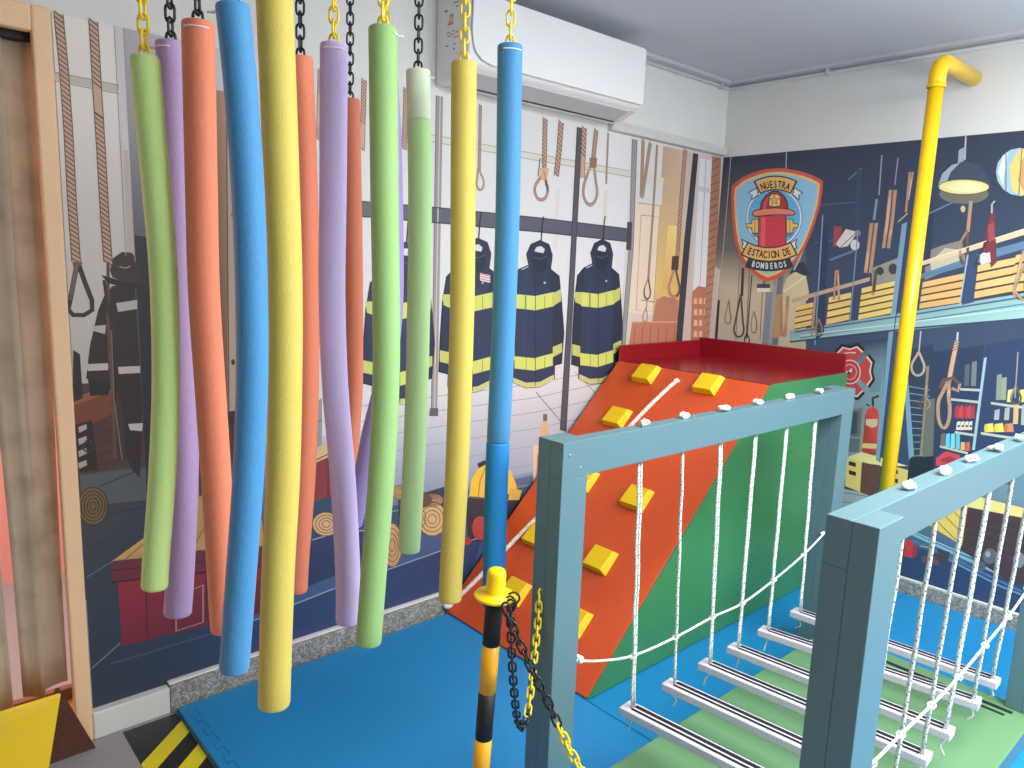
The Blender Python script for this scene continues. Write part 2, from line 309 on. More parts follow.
INK_L = [(172,166,160),(208,207,207),(226,224,220),(236,230,222),(206,205,206),(212,212,212),(222,222,222),(216,214,210),(205,190,172),(196,180,162),(205,200,194),(220,218,214),(38,52,74),(40,60,98),(50,72,112),(52,62,76),(60,80,118),(150,158,175),(62,82,112),(178,180,190),(92,88,88),(120,134,160),(208,206,208),(180,180,190),(215,213,213),(208,206,206),(214,212,212),(165,172,190),(150,152,162),(110,110,120),(150,150,155),(64,86,126),(42,62,104),(150,165,190),(74,70,70),(66,66,70),(46,58,74),(52,62,70),(88,92,92),(36,44,56),(40,52,70),(90,104,124),(120,130,145),(66,82,108),(44,58,82),(80,54,48),(120,66,42),(150,88,56),(84,54,48),(50,34,34),(48,36,34),(176,168,160),(60,54,54),(30,28,30),(48,36,36),(50,40,40),(30,27,30),(190,182,176),(196,188,182),(196,190,186),(60,48,46),(44,34,34),(170,160,150),(64,50,46),(38,32,34),(196,188,178),(150,140,132),(206,203,202),(150,145,145),(160,155,155),(196,184,172),(176,172,176),(188,184,190),(122,122,128),(92,94,100),(56,58,64),(42,42,48),(44,46,52),(186,182,186),(212,210,212),(196,192,194),(150,148,152),(150,110,82),(176,140,112),(120,84,62),(96,66,50),(190,170,150),(90,64,50),(112,78,58),(60,46,40),(90,52,48),(70,44,44),(196,160,134),(98,74,62),(112,92,80),(50,42,40),(120,96,80),(96,72,60),(54,44,44),(130,104,86),(120,96,60),(62,48,36),(205,165,96),(212,172,104),(190,146,84),(176,130,76),(196,152,88),(104,72,46),(112,44,56),(70,28,38),(60,24,34),(150,40,58),(128,38,54),(92,30,44),(120,34,50),(64,24,36),(170,130,130),(206,176,118),(70,50,40),(130,48,54),(60,26,34),(150,140,140),(90,80,80),(46,64,92),(38,52,84),(150,160,180),(206,168,118),(104,74,50),(190,150,104),(70,66,78),(80,62,60),(196,158,110),(176,140,106),(48,54,72),(46,44,56),(228,186,62),(110,84,40),(52,44,48),(208,170,80),(40,38,44),(196,60,66),(176,50,56),(214,176,120),(110,96,86),(222,196,160),(206,120,96),(214,208,198),(160,150,140),(196,190,184),(150,140,138),(80,72,72),(196,188,184),(90,84,88),(84,86,98),(44,44,54),(78,78,90),(40,40,48),(150,148,150),(90,86,92),(66,66,76),(216,210,200),(24,28,40),(38,52,80),(30,40,64),(204,210,106),(190,192,106),(196,196,128),(90,100,52),(22,28,44),(52,68,100),(36,46,70),(208,208,210),(26,34,54),(66,82,112),(200,205,210),(30,30,36),(180,182,190),(226,206,210),(190,70,80),(214,170,130),(60,50,46),(150,110,86),(90,66,56),(212,212,210),(170,150,130),(226,208,184),(180,150,126),(150,120,100),(190,160,140),(214,186,164),(222,178,110),(216,186,110),(190,140,104),(196,150,110),(206,186,176),(236,208,120),(240,214,130),(220,170,100),(214,166,104),(188,120,92),(130,76,62),(216,160,130),(184,122,96),(226,226,228),(150,150,156),(206,202,198),(186,116,92),(232,180,146),(52,54,66),(30,32,40),(176,124,98),(120,78,62),(70,58,56)]
ART_L = [
('G',1,[0,1,2,3],[5000,9000,13000,9000,13000,22580,5000,22580]),
('G',1,[4,5,6,7],[13000,9000,31000,9000,31000,22580,13000,22580]),
('G',1,[8,9,10,11],[31000,9000,39500,9000,39500,22580,31000,22580]),
('G',1,[12,13,14,15],[5000,720,19000,720,19000,5500,5000,5500]),
('G',1,[13,16,17,14],[19000,720,39500,720,39500,5500,19000,5500]),
('G',1,[15,18,19,20],[5000,5500,13000,5500,13000,9000,5000,9000]),
('G',1,[18,21,22,19],[13000,5500,21000,5500,21000,9000,13000,9000]),
('G',1,[21,23,24,22],[21000,5500,39500,5500,39500,9000,21000,9000]),
('G',2,[25,26,27,21],[14990,10290,31640,9920,25410,5690,17060,5700]),
('S',3,28,36,[15180,10030,19070,10080,24800,10150,29530,10520]),
('S',3,28,37,[15180,9380,19080,9420,24840,9460,29590,9780]),
('S',3,28,37,[15180,8680,19100,8710,24890,8720,29660,8970]),
('S',3,28,37,[15190,7920,19120,7930,24930,7900,29730,8080]),
('S',3,28,37,[15190,7100,19150,7090,24980,7020,29810,7120]),
('S',3,28,37,[15200,6230,19170,6190,25040,6060,29900,6090]),
('S',3,28,37,[15200,5300,19190,5220,25100,5030,30000,4970]),
('S',3,28,38,[15210,4300,19220,4190,25160,3920,30100,3770]),
('S',3,28,38,[15210,3240,19250,3080,25230,2740,30210,2480]),
('S',3,29,49,[24890,9740,27150,7650]),
('S',3,30,51,[27610,10540,29660,8990]),
('P',3,31,[10410,2960,13730,3800,21540,4600,25800,5100,24240,1980,19090,720,10360,720]),
('P',4,32,[9420,1340,10470,2170,13730,2510,19260,2860,21730,2920,21060,1220,19320,720,9400,720]),
('S',5,33,48,[9440,2050,10470,2170,13730,2510,19260,2860,21850,2990]),
('S',4,16,45,[10420,3640,14180,4210,20070,4410]),
('G',2,[34,35,36,37],[4810,9020,7110,8930,6990,4400,4960,4620]),
('P',3,38,[5020,8830,6980,8780,6960,7630,5030,7800]),
('S',4,39,32,[5570,8370,6880,8760]),
('S',4,39,29,[5060,7320,7050,7440]),
('S',4,40,29,[5080,6480,7010,6380]),
('S',4,41,52,[5050,5390,7000,6280,8000,6710]),
('S',4,42,40,[5040,2190,5920,2790]),
('S',4,43,61,[5580,2140,8900,2150,13730,2080]),
('S',4,44,40,[5090,1380,8520,1450]),
('P',2,45,[4950,11760,7220,11710,7080,8170,4790,8570]),
('P',3,46,[4930,11320,6130,11660,6150,10750,4990,10230]),
('P',4,47,[4930,11320,6130,11660,6120,11440,4950,11070]),
('P',3,48,[4990,10290,7180,10870,7120,9170,5020,8730]),
('S',4,49,25,[4980,10040,7100,10370]),
('S',4,49,25,[4960,9680,7090,10000]),
('S',4,49,25,[4940,9330,7070,9620]),
('S',4,49,25,[4920,8970,7060,9250]),
('P',4,50,[4940,10460,5450,10560,5540,8910,5030,8920]),
('P',5,51,[5050,10380,5280,10450,5290,10290,5070,10190]),
('P',5,51,[5030,10000,5260,10070,5280,9900,5050,9800]),
('P',5,51,[5010,9610,5240,9680,5260,9510,5030,9410]),
('P',5,51,[4990,9220,5220,9290,5240,9120,5010,9030]),
('R',5,52,53,63,[5310,9980,5410,9780,5430,9720,5430,9660,5420,9610,5380,9570,5340,9540,5290,9540,5240,9560,5200,9590,5170,9640,5150,9700,5160,9760,5180,9810,5310,9980]),
('P',5,54,[5040,12820,5220,12680,5230,11290,4950,11190]),
('P',4,55,[5790,14040,5980,14480,6220,14790,6920,14860,6980,13380,6940,11060,6770,8430,6540,8740,6230,9810,6240,11390,5510,11720,5350,11920,5510,12950]),
('P',5,56,[6030,13850,6150,13910,6200,11790,6170,9810,6050,9830]),
('P',6,57,[6310,14250,6930,14350,6920,14060,6350,13970]),
('P',6,57,[5600,13540,5990,13570,5950,13280,5620,13390]),
('P',6,58,[5370,12360,5990,12350,5980,12130,5410,12140]),
('P',6,58,[6270,12210,6930,12200,6920,11970,6290,11980]),
('P',6,59,[6490,10310,6940,10290,6900,10020,6540,10100]),
('P',6,60,[6230,15070,6180,15290,6290,15660,6550,15860,6840,15840,6980,15620,6980,14890,6630,14850]),
('P',7,61,[5920,15130,6230,15040,6630,14890,6980,14890,6970,14730,6560,14730,6110,14880]),
('S',8,62,32,[6450,15390,6650,15360,6770,15420]),
('P',6,63,[6050,11150,6340,11060,6380,9180,6110,9150]),
('P',5,64,[5400,11850,6070,11640,5940,11320,5430,11340]),
('P',4,65,[4970,20950,6690,20890,6650,20650,4960,20730]),
('S',5,66,26,[4970,20950,6690,20890]),
('S',5,66,26,[4960,20700,6680,20630]),
('P',5,67,[6630,22580,6880,22580,6900,17790,6920,15550,6660,15740,6680,20750]),
('S',6,68,24,[6880,22580,6920,15550]),
('S',6,69,24,[6630,22580,6660,15740]),
('P',5,70,[6720,18980,6860,19000,6930,15740,6700,15800]),
('G',4,[71,72,73,74],[6880,22580,8570,22580,8450,16320,6860,16240]),
('G',4,[74,73,75,76],[6860,16240,8450,16320,8390,8440,6970,8670]),
('P',5,77,[6870,16400,8010,16300,7970,13340,7670,8560,7250,4400,6840,4510,6970,8670,6950,13380]),
('G',4,[78,79,80,81],[8570,22580,10340,22580,10260,16400,8450,16320]),
('G',5,[82,83,84,85],[9640,21260,9970,21250,9740,9700,9460,9740]),
('P',5,86,[9970,21250,10300,21180,10030,9670,9740,9700]),
('S',6,87,40,[9970,21250,9780,9700]),
('P',5,88,[8370,17600,9610,17870,9530,9730,8440,9870]),
('P',7,89,[10170,17240,10150,17170,10100,17140,10050,17170,10040,17240,10060,17310,10110,17340,10160,17320]),
('P',7,89,[10050,12140,10030,12060,9980,12030,9930,12070,9910,12150,9930,12220,9980,12250,10030,12210]),
('P',7,89,[10010,10110,9980,10040,9930,10010,9880,10050,9860,10130,9880,10200,9940,10230,9990,10190]),
('P',5,90,[8650,10270,10190,10310,10170,6250,8670,6570]),
('P',6,91,[9620,10370,10190,10390,10180,9870,9610,9870]),
('R',6,92,93,260,[5170,22580,5230,21050,5250,19370,5240,17350,5260,15510]),
('R',6,92,93,267,[6070,22580,6080,20640,6100,18900,6110,16820,6140,15530]),
('R',7,94,95,137,[5280,15450,5040,14360,4970,14080,5090,13900,5390,13890,5620,14040,5630,14350,5470,14880,5330,15390]),
('P',7,96,[5150,15510,5420,15510,5400,15210,5210,15180]),
('S',7,97,94,[6140,15530,6050,13720,6050,12450,6080,11150,6050,9230]),
('S',7,98,94,[6000,14970,6070,14040,6210,13400,6130,12920]),
('S',7,99,38,[6130,13400,6110,11140,6260,9130]),
('P',5,100,[5740,7660,5700,7420,5600,7230,5450,7120,5280,7110,5120,7190,4990,7360,4910,7580,4890,7830,4930,8060,5030,8240,5180,8360,5340,8370,5500,8300,5640,8130,5720,7910]),
('S',6,101,33,[5770,7650,5730,7410,5620,7230,5480,7120,5310,7100,5150,7190,5020,7350,4940,7580,4920,7820,4960,8050,5060,8240,5210,8350,5370,8370,5530,8290,5670,8130,5750,7900,5770,7650]),
('S',7,101,33,[5690,7670,5650,7480,5570,7330,5450,7240,5320,7230,5190,7290,5080,7430,5020,7610,5000,7800,5040,7990,5120,8140,5230,8230,5370,8250,5490,8180,5600,8050,5670,7870,5690,7670]),
('S',6,101,33,[5600,7690,5570,7540,5510,7430,5420,7360,5320,7350,5220,7400,5150,7500,5100,7640,5090,7790,5110,7930,5170,8040,5260,8110,5360,8120,5460,8080,5540,7980,5590,7840,5600,7690]),
('S',7,101,32,[5510,7700,5490,7610,5450,7530,5390,7480,5330,7470,5260,7510,5210,7580,5180,7670,5170,7770,5190,7870,5230,7950,5290,7990,5350,8000,5420,7970,5470,7900,5500,7810,5510,7700]),
('S',6,101,32,[5430,7720,5420,7670,5400,7630,5370,7600,5330,7600,5300,7620,5280,7650,5260,7700,5250,7750,5260,7810,5280,7850,5310,7870,5350,7880,5380,7860,5410,7830,5420,7780,5430,7720]),
('G',5,[102,103,104,105],[5810,5750,6940,6400,8890,8070,10930,6090]),
('P',5,106,[5810,5750,10930,6090,10990,4970,8640,5380]),
('S',6,107,30,[6170,5690,7330,6490]),
('S',6,107,31,[6850,5590,7960,6680]),
('S',6,107,31,[7560,5490,8610,6870]),
('S',6,107,32,[8290,5390,9280,7070]),
('S',6,107,32,[9060,5280,9970,7280]),
('S',6,107,33,[9850,5160,10690,7500]),
('P',6,108,[5740,5690,8640,5450,10990,5050,10980,4250,8610,4550,5770,5020]),
('S',7,109,40,[5760,5440,10980,4650]),
('S',7,110,66,[5770,5020,10980,4250]),
('G',5,[111,112,113,114],[5950,4970,10980,4250,10940,2390,5970,2660]),
('S',6,115,38,[6820,4980,6770,2830]),
('S',6,115,38,[7670,4850,7630,2790]),
('S',6,115,40,[8830,4680,8800,2730]),
('S',6,115,41,[9760,4540,9750,2690]),
('S',7,116,63,[7770,3950,8700,4110,8660,2690,7720,2650,7770,3950]),
('P',5,117,[12430,7870,14410,9370,14410,8510,12680,7350]),
('S',6,118,46,[12430,7870,14410,8470]),
('P',5,119,[12390,7800,14410,8300,14410,6550,12380,6350]),
('S',6,120,39,[12970,7860,12960,6480]),
('S',6,120,40,[13660,8080,13650,6520]),
('P',4,121,[12460,10150,13410,10520,13400,8690,12440,8110]),
('S',5,122,38,[12450,9370,13410,9650]),
('P',4,123,[12290,6290,15100,6680,15300,3770,12430,3500]),
('P',5,124,[12440,4750,14410,4930,15680,4430,15690,3310,12420,2880]),
('S',6,125,48,[12950,4840,14410,4930,15680,4610]),
('P',6,126,[14190,5240,14140,5050,14000,4910,13800,4850,13560,4860,13330,4960,13130,5110,13000,5300,12960,5500,13000,5680,13140,5810,13330,5880,13560,5870,13800,5780,14000,5630,14140,5440]),
('S',7,127,37,[14190,5240,14120,5030,13950,4890,13700,4850,13420,4910,13180,5060,13020,5270,12960,5500,13020,5700,13190,5840,13430,5890,13700,5830,13950,5680,14120,5470,14190,5240]),
('S',8,127,36,[14030,5270,13990,5110,13850,5000,13670,4970,13460,5020,13270,5130,13150,5290,13100,5470,13150,5620,13280,5730,13460,5760,13670,5720,13860,5610,13990,5450,14030,5270]),
('S',7,127,36,[13880,5300,13850,5190,13760,5120,13630,5100,13490,5130,13360,5210,13280,5320,13250,5440,13280,5540,13370,5610,13490,5640,13630,5610,13760,5530,13850,5420,13880,5300]),
('S',8,127,36,[13740,5330,13720,5270,13670,5240,13600,5220,13520,5240,13460,5280,13410,5340,13390,5410,13410,5460,13460,5500,13530,5510,13600,5500,13670,5460,13720,5400,13740,5330]),
('P',6,126,[15200,5410,15160,5250,15060,5130,14910,5070,14730,5080,14560,5150,14410,5270,14310,5430,14280,5600,14310,5750,14410,5870,14560,5940,14730,5930,14910,5870,15060,5740,15160,5580]),
('S',7,127,37,[15200,5410,15150,5230,15020,5110,14840,5060,14630,5110,14450,5230,14320,5410,14280,5600,14320,5770,14450,5900,14630,5940,14840,5900,15020,5780,15150,5610,15200,5410]),
('S',8,127,37,[15090,5430,15050,5300,14950,5200,14810,5170,14660,5200,14520,5300,14420,5430,14380,5580,14420,5710,14520,5800,14650,5840,14810,5810,14950,5720,15050,5580,15090,5430]),
('S',7,127,37,[14970,5460,14950,5360,14880,5300,14790,5280,14680,5300,14580,5360,14520,5450,14490,5550,14520,5650,14580,5710,14680,5730,14790,5710,14880,5650,14950,5560,14970,5460]),
('S',8,127,37,[14860,5480,14850,5430,14810,5390,14760,5380,14700,5390,14650,5430,14620,5480,14600,5530,14620,5580,14650,5620,14700,5630,14760,5620,14810,5580,14850,5530,14860,5480]),
('P',6,128,[17190,3630,17160,3250,17050,2950,16890,2770,16690,2740,16500,2870,16330,3130,16220,3480,16180,3870,16210,4240,16320,4540,16480,4720,16670,4750,16860,4630,17030,4380,17150,4030]),
('S',7,127,39,[17190,3630,17150,3200,17010,2880,16810,2740,16580,2800,16370,3040,16230,3430,16180,3870,16220,4290,16360,4600,16550,4750,16780,4700,16990,4460,17130,4080,17190,3630]),
('S',8,127,39,[17070,3660,17030,3340,16930,3090,16770,2980,16600,3030,16450,3210,16340,3500,16300,3840,16330,4160,16430,4400,16580,4510,16760,4470,16910,4290,17020,4000,17070,3660]),
('S',7,127,39,[16940,3690,16920,3470,16850,3300,16740,3230,16630,3260,16520,3380,16450,3580,16420,3810,16440,4030,16510,4200,16610,4270,16730,4250,16840,4120,16910,3920,16940,3690]),
('S',8,127,39,[16820,3720,16810,3600,16770,3510,16710,3470,16650,3490,16590,3550,16550,3660,16540,3790,16550,3900,16590,3990,16640,4030,16710,4020,16760,3950,16810,3840,16820,3720]),
('P',6,129,[18440,4600,18400,4400,18260,4250,18050,4170,17810,4180,17570,4280,17360,4440,17220,4650,17170,4870,17220,5070,17350,5220,17550,5300,17790,5290,18030,5200,18240,5040,18390,4830]),
('S',7,127,40,[18440,4600,18380,4370,18210,4220,17950,4170,17670,4230,17410,4390,17240,4620,17170,4870,17230,5090,17400,5250,17650,5300,17930,5250,18190,5090,18370,4860,18440,4600]),
('S',8,127,40,[18290,4640,18240,4460,18110,4340,17910,4300,17700,4350,17510,4470,17370,4650,17320,4840,17370,5010,17490,5130,17680,5170,17900,5130,18090,5010,18230,4830,18290,4640]),
('S',7,127,40,[18130,4670,18100,4550,18010,4470,17880,4440,17730,4470,17600,4560,17510,4680,17470,4810,17500,4920,17590,5000,17720,5030,17870,5000,18000,4920,18100,4800,18130,4670]),
('S',8,127,40,[17980,4700,17960,4640,17910,4590,17840,4580,17760,4590,17690,4640,17640,4700,17620,4770,17640,4840,17690,4880,17760,4900,17840,4880,17910,4840,17960,4770,17980,4700]),
('P',6,126,[19610,4310,19560,4010,19380,3790,19110,3670,18790,3680,18470,3820,18210,4050,18030,4340,17960,4660,18010,4950,18180,5170,18440,5290,18750,5290,19070,5160,19350,4940,19540,4640]),
('S',7,127,41,[19610,4310,19540,3980,19310,3740,18980,3660,18610,3740,18280,3970,18050,4300,17960,4660,18030,4980,18250,5210,18570,5300,18940,5230,19280,5010,19520,4680,19610,4310]),
('S',8,127,41,[19410,4360,19350,4100,19180,3920,18930,3860,18650,3920,18390,4100,18220,4340,18150,4620,18210,4870,18370,5040,18620,5110,18900,5050,19150,4890,19340,4640,19410,4360]),
('S',7,127,41,[19210,4400,19170,4220,19050,4100,18880,4060,18690,4100,18510,4220,18390,4390,18350,4580,18380,4750,18500,4870,18670,4910,18860,4870,19030,4760,19160,4590,19210,4400]),
('S',8,127,41,[19000,4440,18980,4350,18920,4280,18830,4260,18730,4280,18630,4340,18570,4430,18540,4540,18560,4630,18620,4690,18720,4720,18820,4700,18910,4630,18980,4540,19000,4440]),
('P',6,130,[18750,5380,18700,5250,18560,5150,18360,5110,18110,5140,17860,5210,17660,5330,17520,5480,17470,5620,17510,5750,17650,5850,17850,5890,18090,5870,18340,5800,18550,5680,18700,5530]),
('S',7,127,40,[18750,5380,18690,5230,18510,5140,18250,5120,17970,5170,17710,5290,17530,5460,17470,5620,17530,5770,17700,5870,17950,5890,18240,5840,18500,5720,18680,5550,18750,5380]),
('S',8,127,40,[18590,5410,18550,5300,18410,5230,18220,5210,18000,5250,17800,5340,17670,5470,17620,5600,17660,5710,17800,5780,17990,5800,18200,5760,18400,5670,18540,5540,18590,5410]),
('S',7,127,40,[18440,5440,18410,5360,18310,5310,18180,5300,18030,5330,17900,5390,17810,5480,17770,5570,17800,5640,17890,5690,18020,5700,18170,5680,18310,5610,18400,5530,18440,5440]),
('S',8,127,40,[18280,5470,18260,5430,18220,5400,18140,5400,18060,5410,17990,5450,17940,5490,17920,5540,17940,5580,17990,5610,18060,5610,18140,5600,18210,5560,18260,5520,18280,5470]),
('P',6,131,[17460,5990,17430,5870,17350,5790,17210,5740,17060,5750,16900,5800,16770,5890,16680,6010,16650,6140,16680,6250,16760,6340,16890,6380,17050,6380,17200,6320,17340,6230,17430,6110]),
('S',7,127,39,[17460,5990,17420,5860,17310,5770,17150,5740,16970,5770,16800,5860,16690,5990,16650,6140,16690,6260,16800,6350,16960,6380,17140,6350,17300,6260,17420,6130,17460,5990]),
('S',8,127,39,[17360,6010,17340,5910,17250,5840,17130,5820,16990,5840,16860,5910,16780,6010,16750,6120,16770,6220,16860,6280,16980,6310,17120,6280,17240,6210,17330,6120,17360,6010]),
('S',7,127,39,[17270,6020,17250,5960,17190,5910,17100,5890,17010,5910,16920,5960,16860,6030,16840,6100,16860,6170,16920,6210,17000,6230,17100,6210,17180,6170,17240,6100,17270,6020]),
('S',8,127,39,[17170,6040,17160,6010,17120,5980,17080,5970,17030,5980,16980,6010,16950,6040,16940,6080,16950,6120,16980,6140,17030,6150,17080,6140,17120,6120,17160,6080,17170,6040]),
('P',6,132,[19360,5260,19320,5160,19200,5090,19020,5070,18810,5090,18600,5150,18420,5250,18310,5360,18260,5470,18300,5570,18420,5640,18590,5670,18800,5650,19010,5590,19190,5500,19320,5380]),
('S',7,127,41,[19360,5260,19310,5150,19160,5080,18930,5070,18690,5120,18470,5220,18320,5340,18260,5470,18310,5580,18460,5650,18680,5670,18920,5620,19140,5530,19300,5400,19360,5260]),
('S',8,127,41,[19230,5290,19190,5200,19070,5150,18900,5140,18720,5180,18550,5250,18430,5350,18390,5450,18430,5530,18540,5590,18710,5600,18890,5560,19060,5490,19180,5390,19230,5290]),
('S',7,127,41,[19090,5320,19070,5260,18990,5220,18870,5220,18750,5240,18630,5290,18550,5360,18520,5420,18550,5480,18630,5520,18740,5520,18870,5500,18980,5450,19060,5380,19090,5320]),
('S',8,127,40,[18960,5340,18950,5310,18900,5290,18840,5290,18770,5300,18710,5330,18670,5360,18650,5400,18670,5430,18710,5450,18770,5450,18840,5440,18900,5410,18940,5380,18960,5340]),
('P',5,133,[16960,5720,19740,5900,20060,4650,16980,4370]),
('P',5,134,[20630,4920,24220,4960,24220,2240,20880,2910]),
('P',6,135,[20860,5170,20950,5930,21350,6440,21890,6600,22710,6470,23370,6020,23800,5240,23890,4810,22150,4830]),
('S',7,136,47,[21410,5020,21500,5840,21890,6550]),
('S',7,136,47,[20860,5120,22150,4780,23890,4810]),
('P',7,137,[20810,5090,22160,4730,23960,4750,24050,4370,22170,4430,20820,4790]),
('P',7,138,[23410,5100,24220,4850,24050,4370,23310,4510]),
('P',7,139,[21280,6650,21700,6770,21950,6590,21410,6430]),
('P',6,140,[22090,3340,22060,3120,21960,2940,21800,2850,21610,2840,21420,2930,21260,3100,21140,3320,21100,3560,21130,3780,21230,3950,21380,4050,21570,4050,21760,3970,21920,3800,22040,3580]),
('S',7,127,43,[22090,3340,22050,3090,21920,2910,21720,2830,21500,2890,21300,3050,21160,3290,21100,3560,21140,3810,21260,3990,21460,4060,21680,4010,21880,3860,22030,3620,22090,3340]),
('S',8,127,43,[21970,3370,21940,3180,21840,3040,21690,2980,21520,3020,21370,3140,21260,3330,21210,3530,21240,3720,21340,3860,21490,3910,21650,3880,21810,3760,21920,3580,21970,3370]),
('S',7,127,43,[21850,3390,21830,3260,21760,3170,21660,3130,21540,3160,21440,3240,21360,3370,21330,3510,21350,3640,21420,3730,21520,3770,21630,3740,21740,3660,21820,3540,21850,3390]),
('S',8,127,43,[21730,3420,21720,3350,21680,3300,21630,3280,21560,3290,21510,3340,21470,3400,21450,3480,21460,3550,21500,3600,21550,3620,21610,3610,21670,3560,21710,3500,21730,3420]),
('P',6,141,[21060,2920,21040,2850,20990,2800,20920,2770,20830,2780,20730,2810,20650,2880,20600,2950,20580,3030,20590,3100,20640,3160,20720,3180,20810,3180,20900,3140,20980,3080,21040,3000]),
('P',6,142,[25300,7470,25330,8080,25600,8250,25830,8020,25940,7380,25970,6860,25330,6950]),
('P',6,143,[25440,8570,25720,8540,25750,8180,25460,8210]),
('P',6,144,[24840,7070,25890,6920,26060,4250,24990,4450]),
('P',7,145,[25150,6510,25790,6410,25930,4010,25160,3890]),
('P',4,146,[15560,21030,30990,20910,31020,20610,15560,20770]),
('S',5,147,31,[15560,21030,30990,20910]),
('S',5,147,31,[15560,20770,31020,20610]),
('P',4,146,[28660,20910,33890,20850,33940,20480,28680,20620]),
('P',4,148,[15900,22410,16080,22400,16040,21990,15820,21950]),
('P',5,149,[18540,22580,18890,22580,18930,9200,18610,9230]),
('S',6,150,33,[18540,22580,18610,9230]),
('S',6,151,57,[18740,22580,18770,9210]),
('P',6,152,[18540,9590,18970,9550,18980,9190,18500,9240]),
('P',5,153,[14360,18090,18860,18130,24670,18100,31280,17960,31350,17290,24710,17450,18870,17510,14360,17530]),
('S',6,154,46,[14360,18090,18860,18130,24670,18100,31280,17960]),
('S',6,154,53,[14360,17530,18870,17510,24710,17450,31350,17290]),
('P',7,155,[26870,22530,27220,22530,27190,14230,27160,7440,26710,7600,26830,14230]),
('S',8,156,48,[26870,22530,26830,14230,26710,7600]),
('S',8,156,48,[27220,22530,27190,14230,27160,7440]),
('P',6,157,[31000,22520,31400,22520,31640,16880,31460,11760,31130,11780,31280,17130]),
('S',7,158,47,[31400,22520,31640,16880,31460,11760]),
('S',7,158,47,[31000,22520,31280,17130,31130,11780]),
('P',7,159,[31000,18310,31410,18330,31470,16870,31060,16850]),
('P',3,160,[25640,19470,25910,19490,25890,16660,25620,16650]),
('P',3,160,[29050,19770,29360,19800,29390,16790,29080,16780]),
('S',7,161,174,[28610,16060,27880,15790,27560,15130,27710,13210,27900,11560,27930,10210,28800,9870,29740,9850,30690,10160,30570,11530,30410,14210,30500,15010,30030,15780,29370,16080,28610,16060]),
('S',7,161,172,[27880,15790,27470,15430,27340,14230,27320,12460,27350,10970,27810,10840,27900,11560,27850,13210,27960,14730,27880,15790]),
('S',7,161,178,[29940,15830,30530,15530,30820,14210,31130,12590,31120,10960,30630,10880,30360,12080,30290,13690,30040,14740,29940,15830]),
('P',8,162,[28610,16060,27880,15790,27560,15130,27710,13210,27900,11560,27930,10210,28800,9870,29740,9850,30690,10160,30570,11530,30410,14210,30500,15010,30030,15780,29370,16080]),
('P',9,163,[27880,15790,27470,15430,27340,14230,27320,12460,27350,10970,27810,10840,27900,11560,27850,13210,27960,14730]),
('P',9,163,[29940,15830,30530,15530,30820,14210,31130,12590,31120,10960,30630,10880,30360,12080,30290,13690,30040,14740]),
('P',10,164,[27750,14630,29040,14530,30280,14740,30350,14000,29100,13810,27800,13920]),
('P',11,165,[27230,14630,27820,14630,27800,13980,27340,14130]),
('P',11,165,[30130,14640,30750,14900,30810,14260,30270,14000]),
('P',10,164,[27910,11510,29220,11340,30490,11540,30550,10880,29280,10690,27960,10880]),
('P',11,165,[27280,12010,27880,11870,27920,11300,27320,11440]),
('P',11,165,[30460,11860,31100,12050,31150,11560,30510,11320]),
('P',10,166,[27920,10420,28780,10090,29730,10070,30670,10380,30700,10110,29750,9800,28800,9820,27940,10150]),
('S',11,167,36,[28430,14530,28480,13870]),
('S',11,167,37,[28670,11420,28730,10780]),
('S',11,167,36,[29040,14530,29090,13860]),
('S',11,167,37,[29300,11380,29350,10740]),
('S',11,167,37,[29660,14530,29720,13850]),
('S',11,167,37,[29940,11350,29990,10700]),
('S',11,168,46,[28930,15860,29420,9880]),
('S',11,169,41,[28330,15750,28500,11640]),
('P',10,170,[28460,16050,28260,16600,28520,17110,29110,17340,29750,17160,30030,16610,29960,15680,29700,15000,29000,14990,28660,15450]),
('S',11,161,71,[28500,16460,28530,16960,29110,17290,29760,17010,29800,16500]),
('P',11,171,[28770,16770,28910,16970,29210,17040,29460,16890,29400,16690,29010,16730]),
('P',12,172,[28630,16660,29020,16620,29620,16750,29690,15980,29330,15670,28770,15860]),
('S',12,173,46,[28720,16460,29190,16380,29640,16540]),
('S',12,174,41,[28020,15840,28460,16000]),
('S',9,175,92,[29190,17290,29190,18190,29240,18500]),
('P',12,176,[29700,15210,29650,15150,29560,15150,29510,15200,29550,15260,29650,15260]),
('S',7,161,161,[24180,15870,23450,15620,23120,15010,23210,13200,23360,11650,23350,10370,24200,10060,25130,10030,26080,10310,26000,11610,25910,14130,26030,14880,25580,15620,24940,15890,24180,15870]),
('S',7,161,159,[23450,15620,23040,15290,22880,14160,22810,12500,22810,11100,23250,10970,23360,11650,23360,13200,23510,14630,23450,15620]),
('S',7,161,165,[25500,15660,26070,15380,26320,14130,26590,12600,26530,11060,26040,10990,25800,12120,25790,13640,25560,14630,25500,15660]),
('P',8,162,[24180,15870,23450,15620,23120,15010,23210,13200,23360,11650,23350,10370,24200,10060,25130,10030,26080,10310,26000,11610,25910,14130,26030,14880,25580,15620,24940,15890]),
('P',9,163,[23450,15620,23040,15290,22880,14160,22810,12500,22810,11100,23250,10970,23360,11650,23360,13200,23510,14630]),
('P',9,163,[25500,15660,26070,15380,26320,14130,26590,12600,26530,11060,26040,10990,25800,12120,25790,13640,25560,14630]),
('P',10,164,[23290,14530,24560,14440,25800,14630,25850,13940,24600,13750,23330,13870]),
('P',11,165,[22790,14530,23370,14530,23320,13920,22880,14060]),
('P',11,165,[25650,14530,26280,14780,26320,14180,25770,13940]),
('P',10,164,[23370,11600,24660,11430,25920,11610,25960,10990,24700,10820,23400,11010]),
('P',11,165,[22760,12070,23350,11940,23380,11400,22790,11540]),
('P',11,165,[25900,11920,26540,12090,26570,11630,25930,11400]),
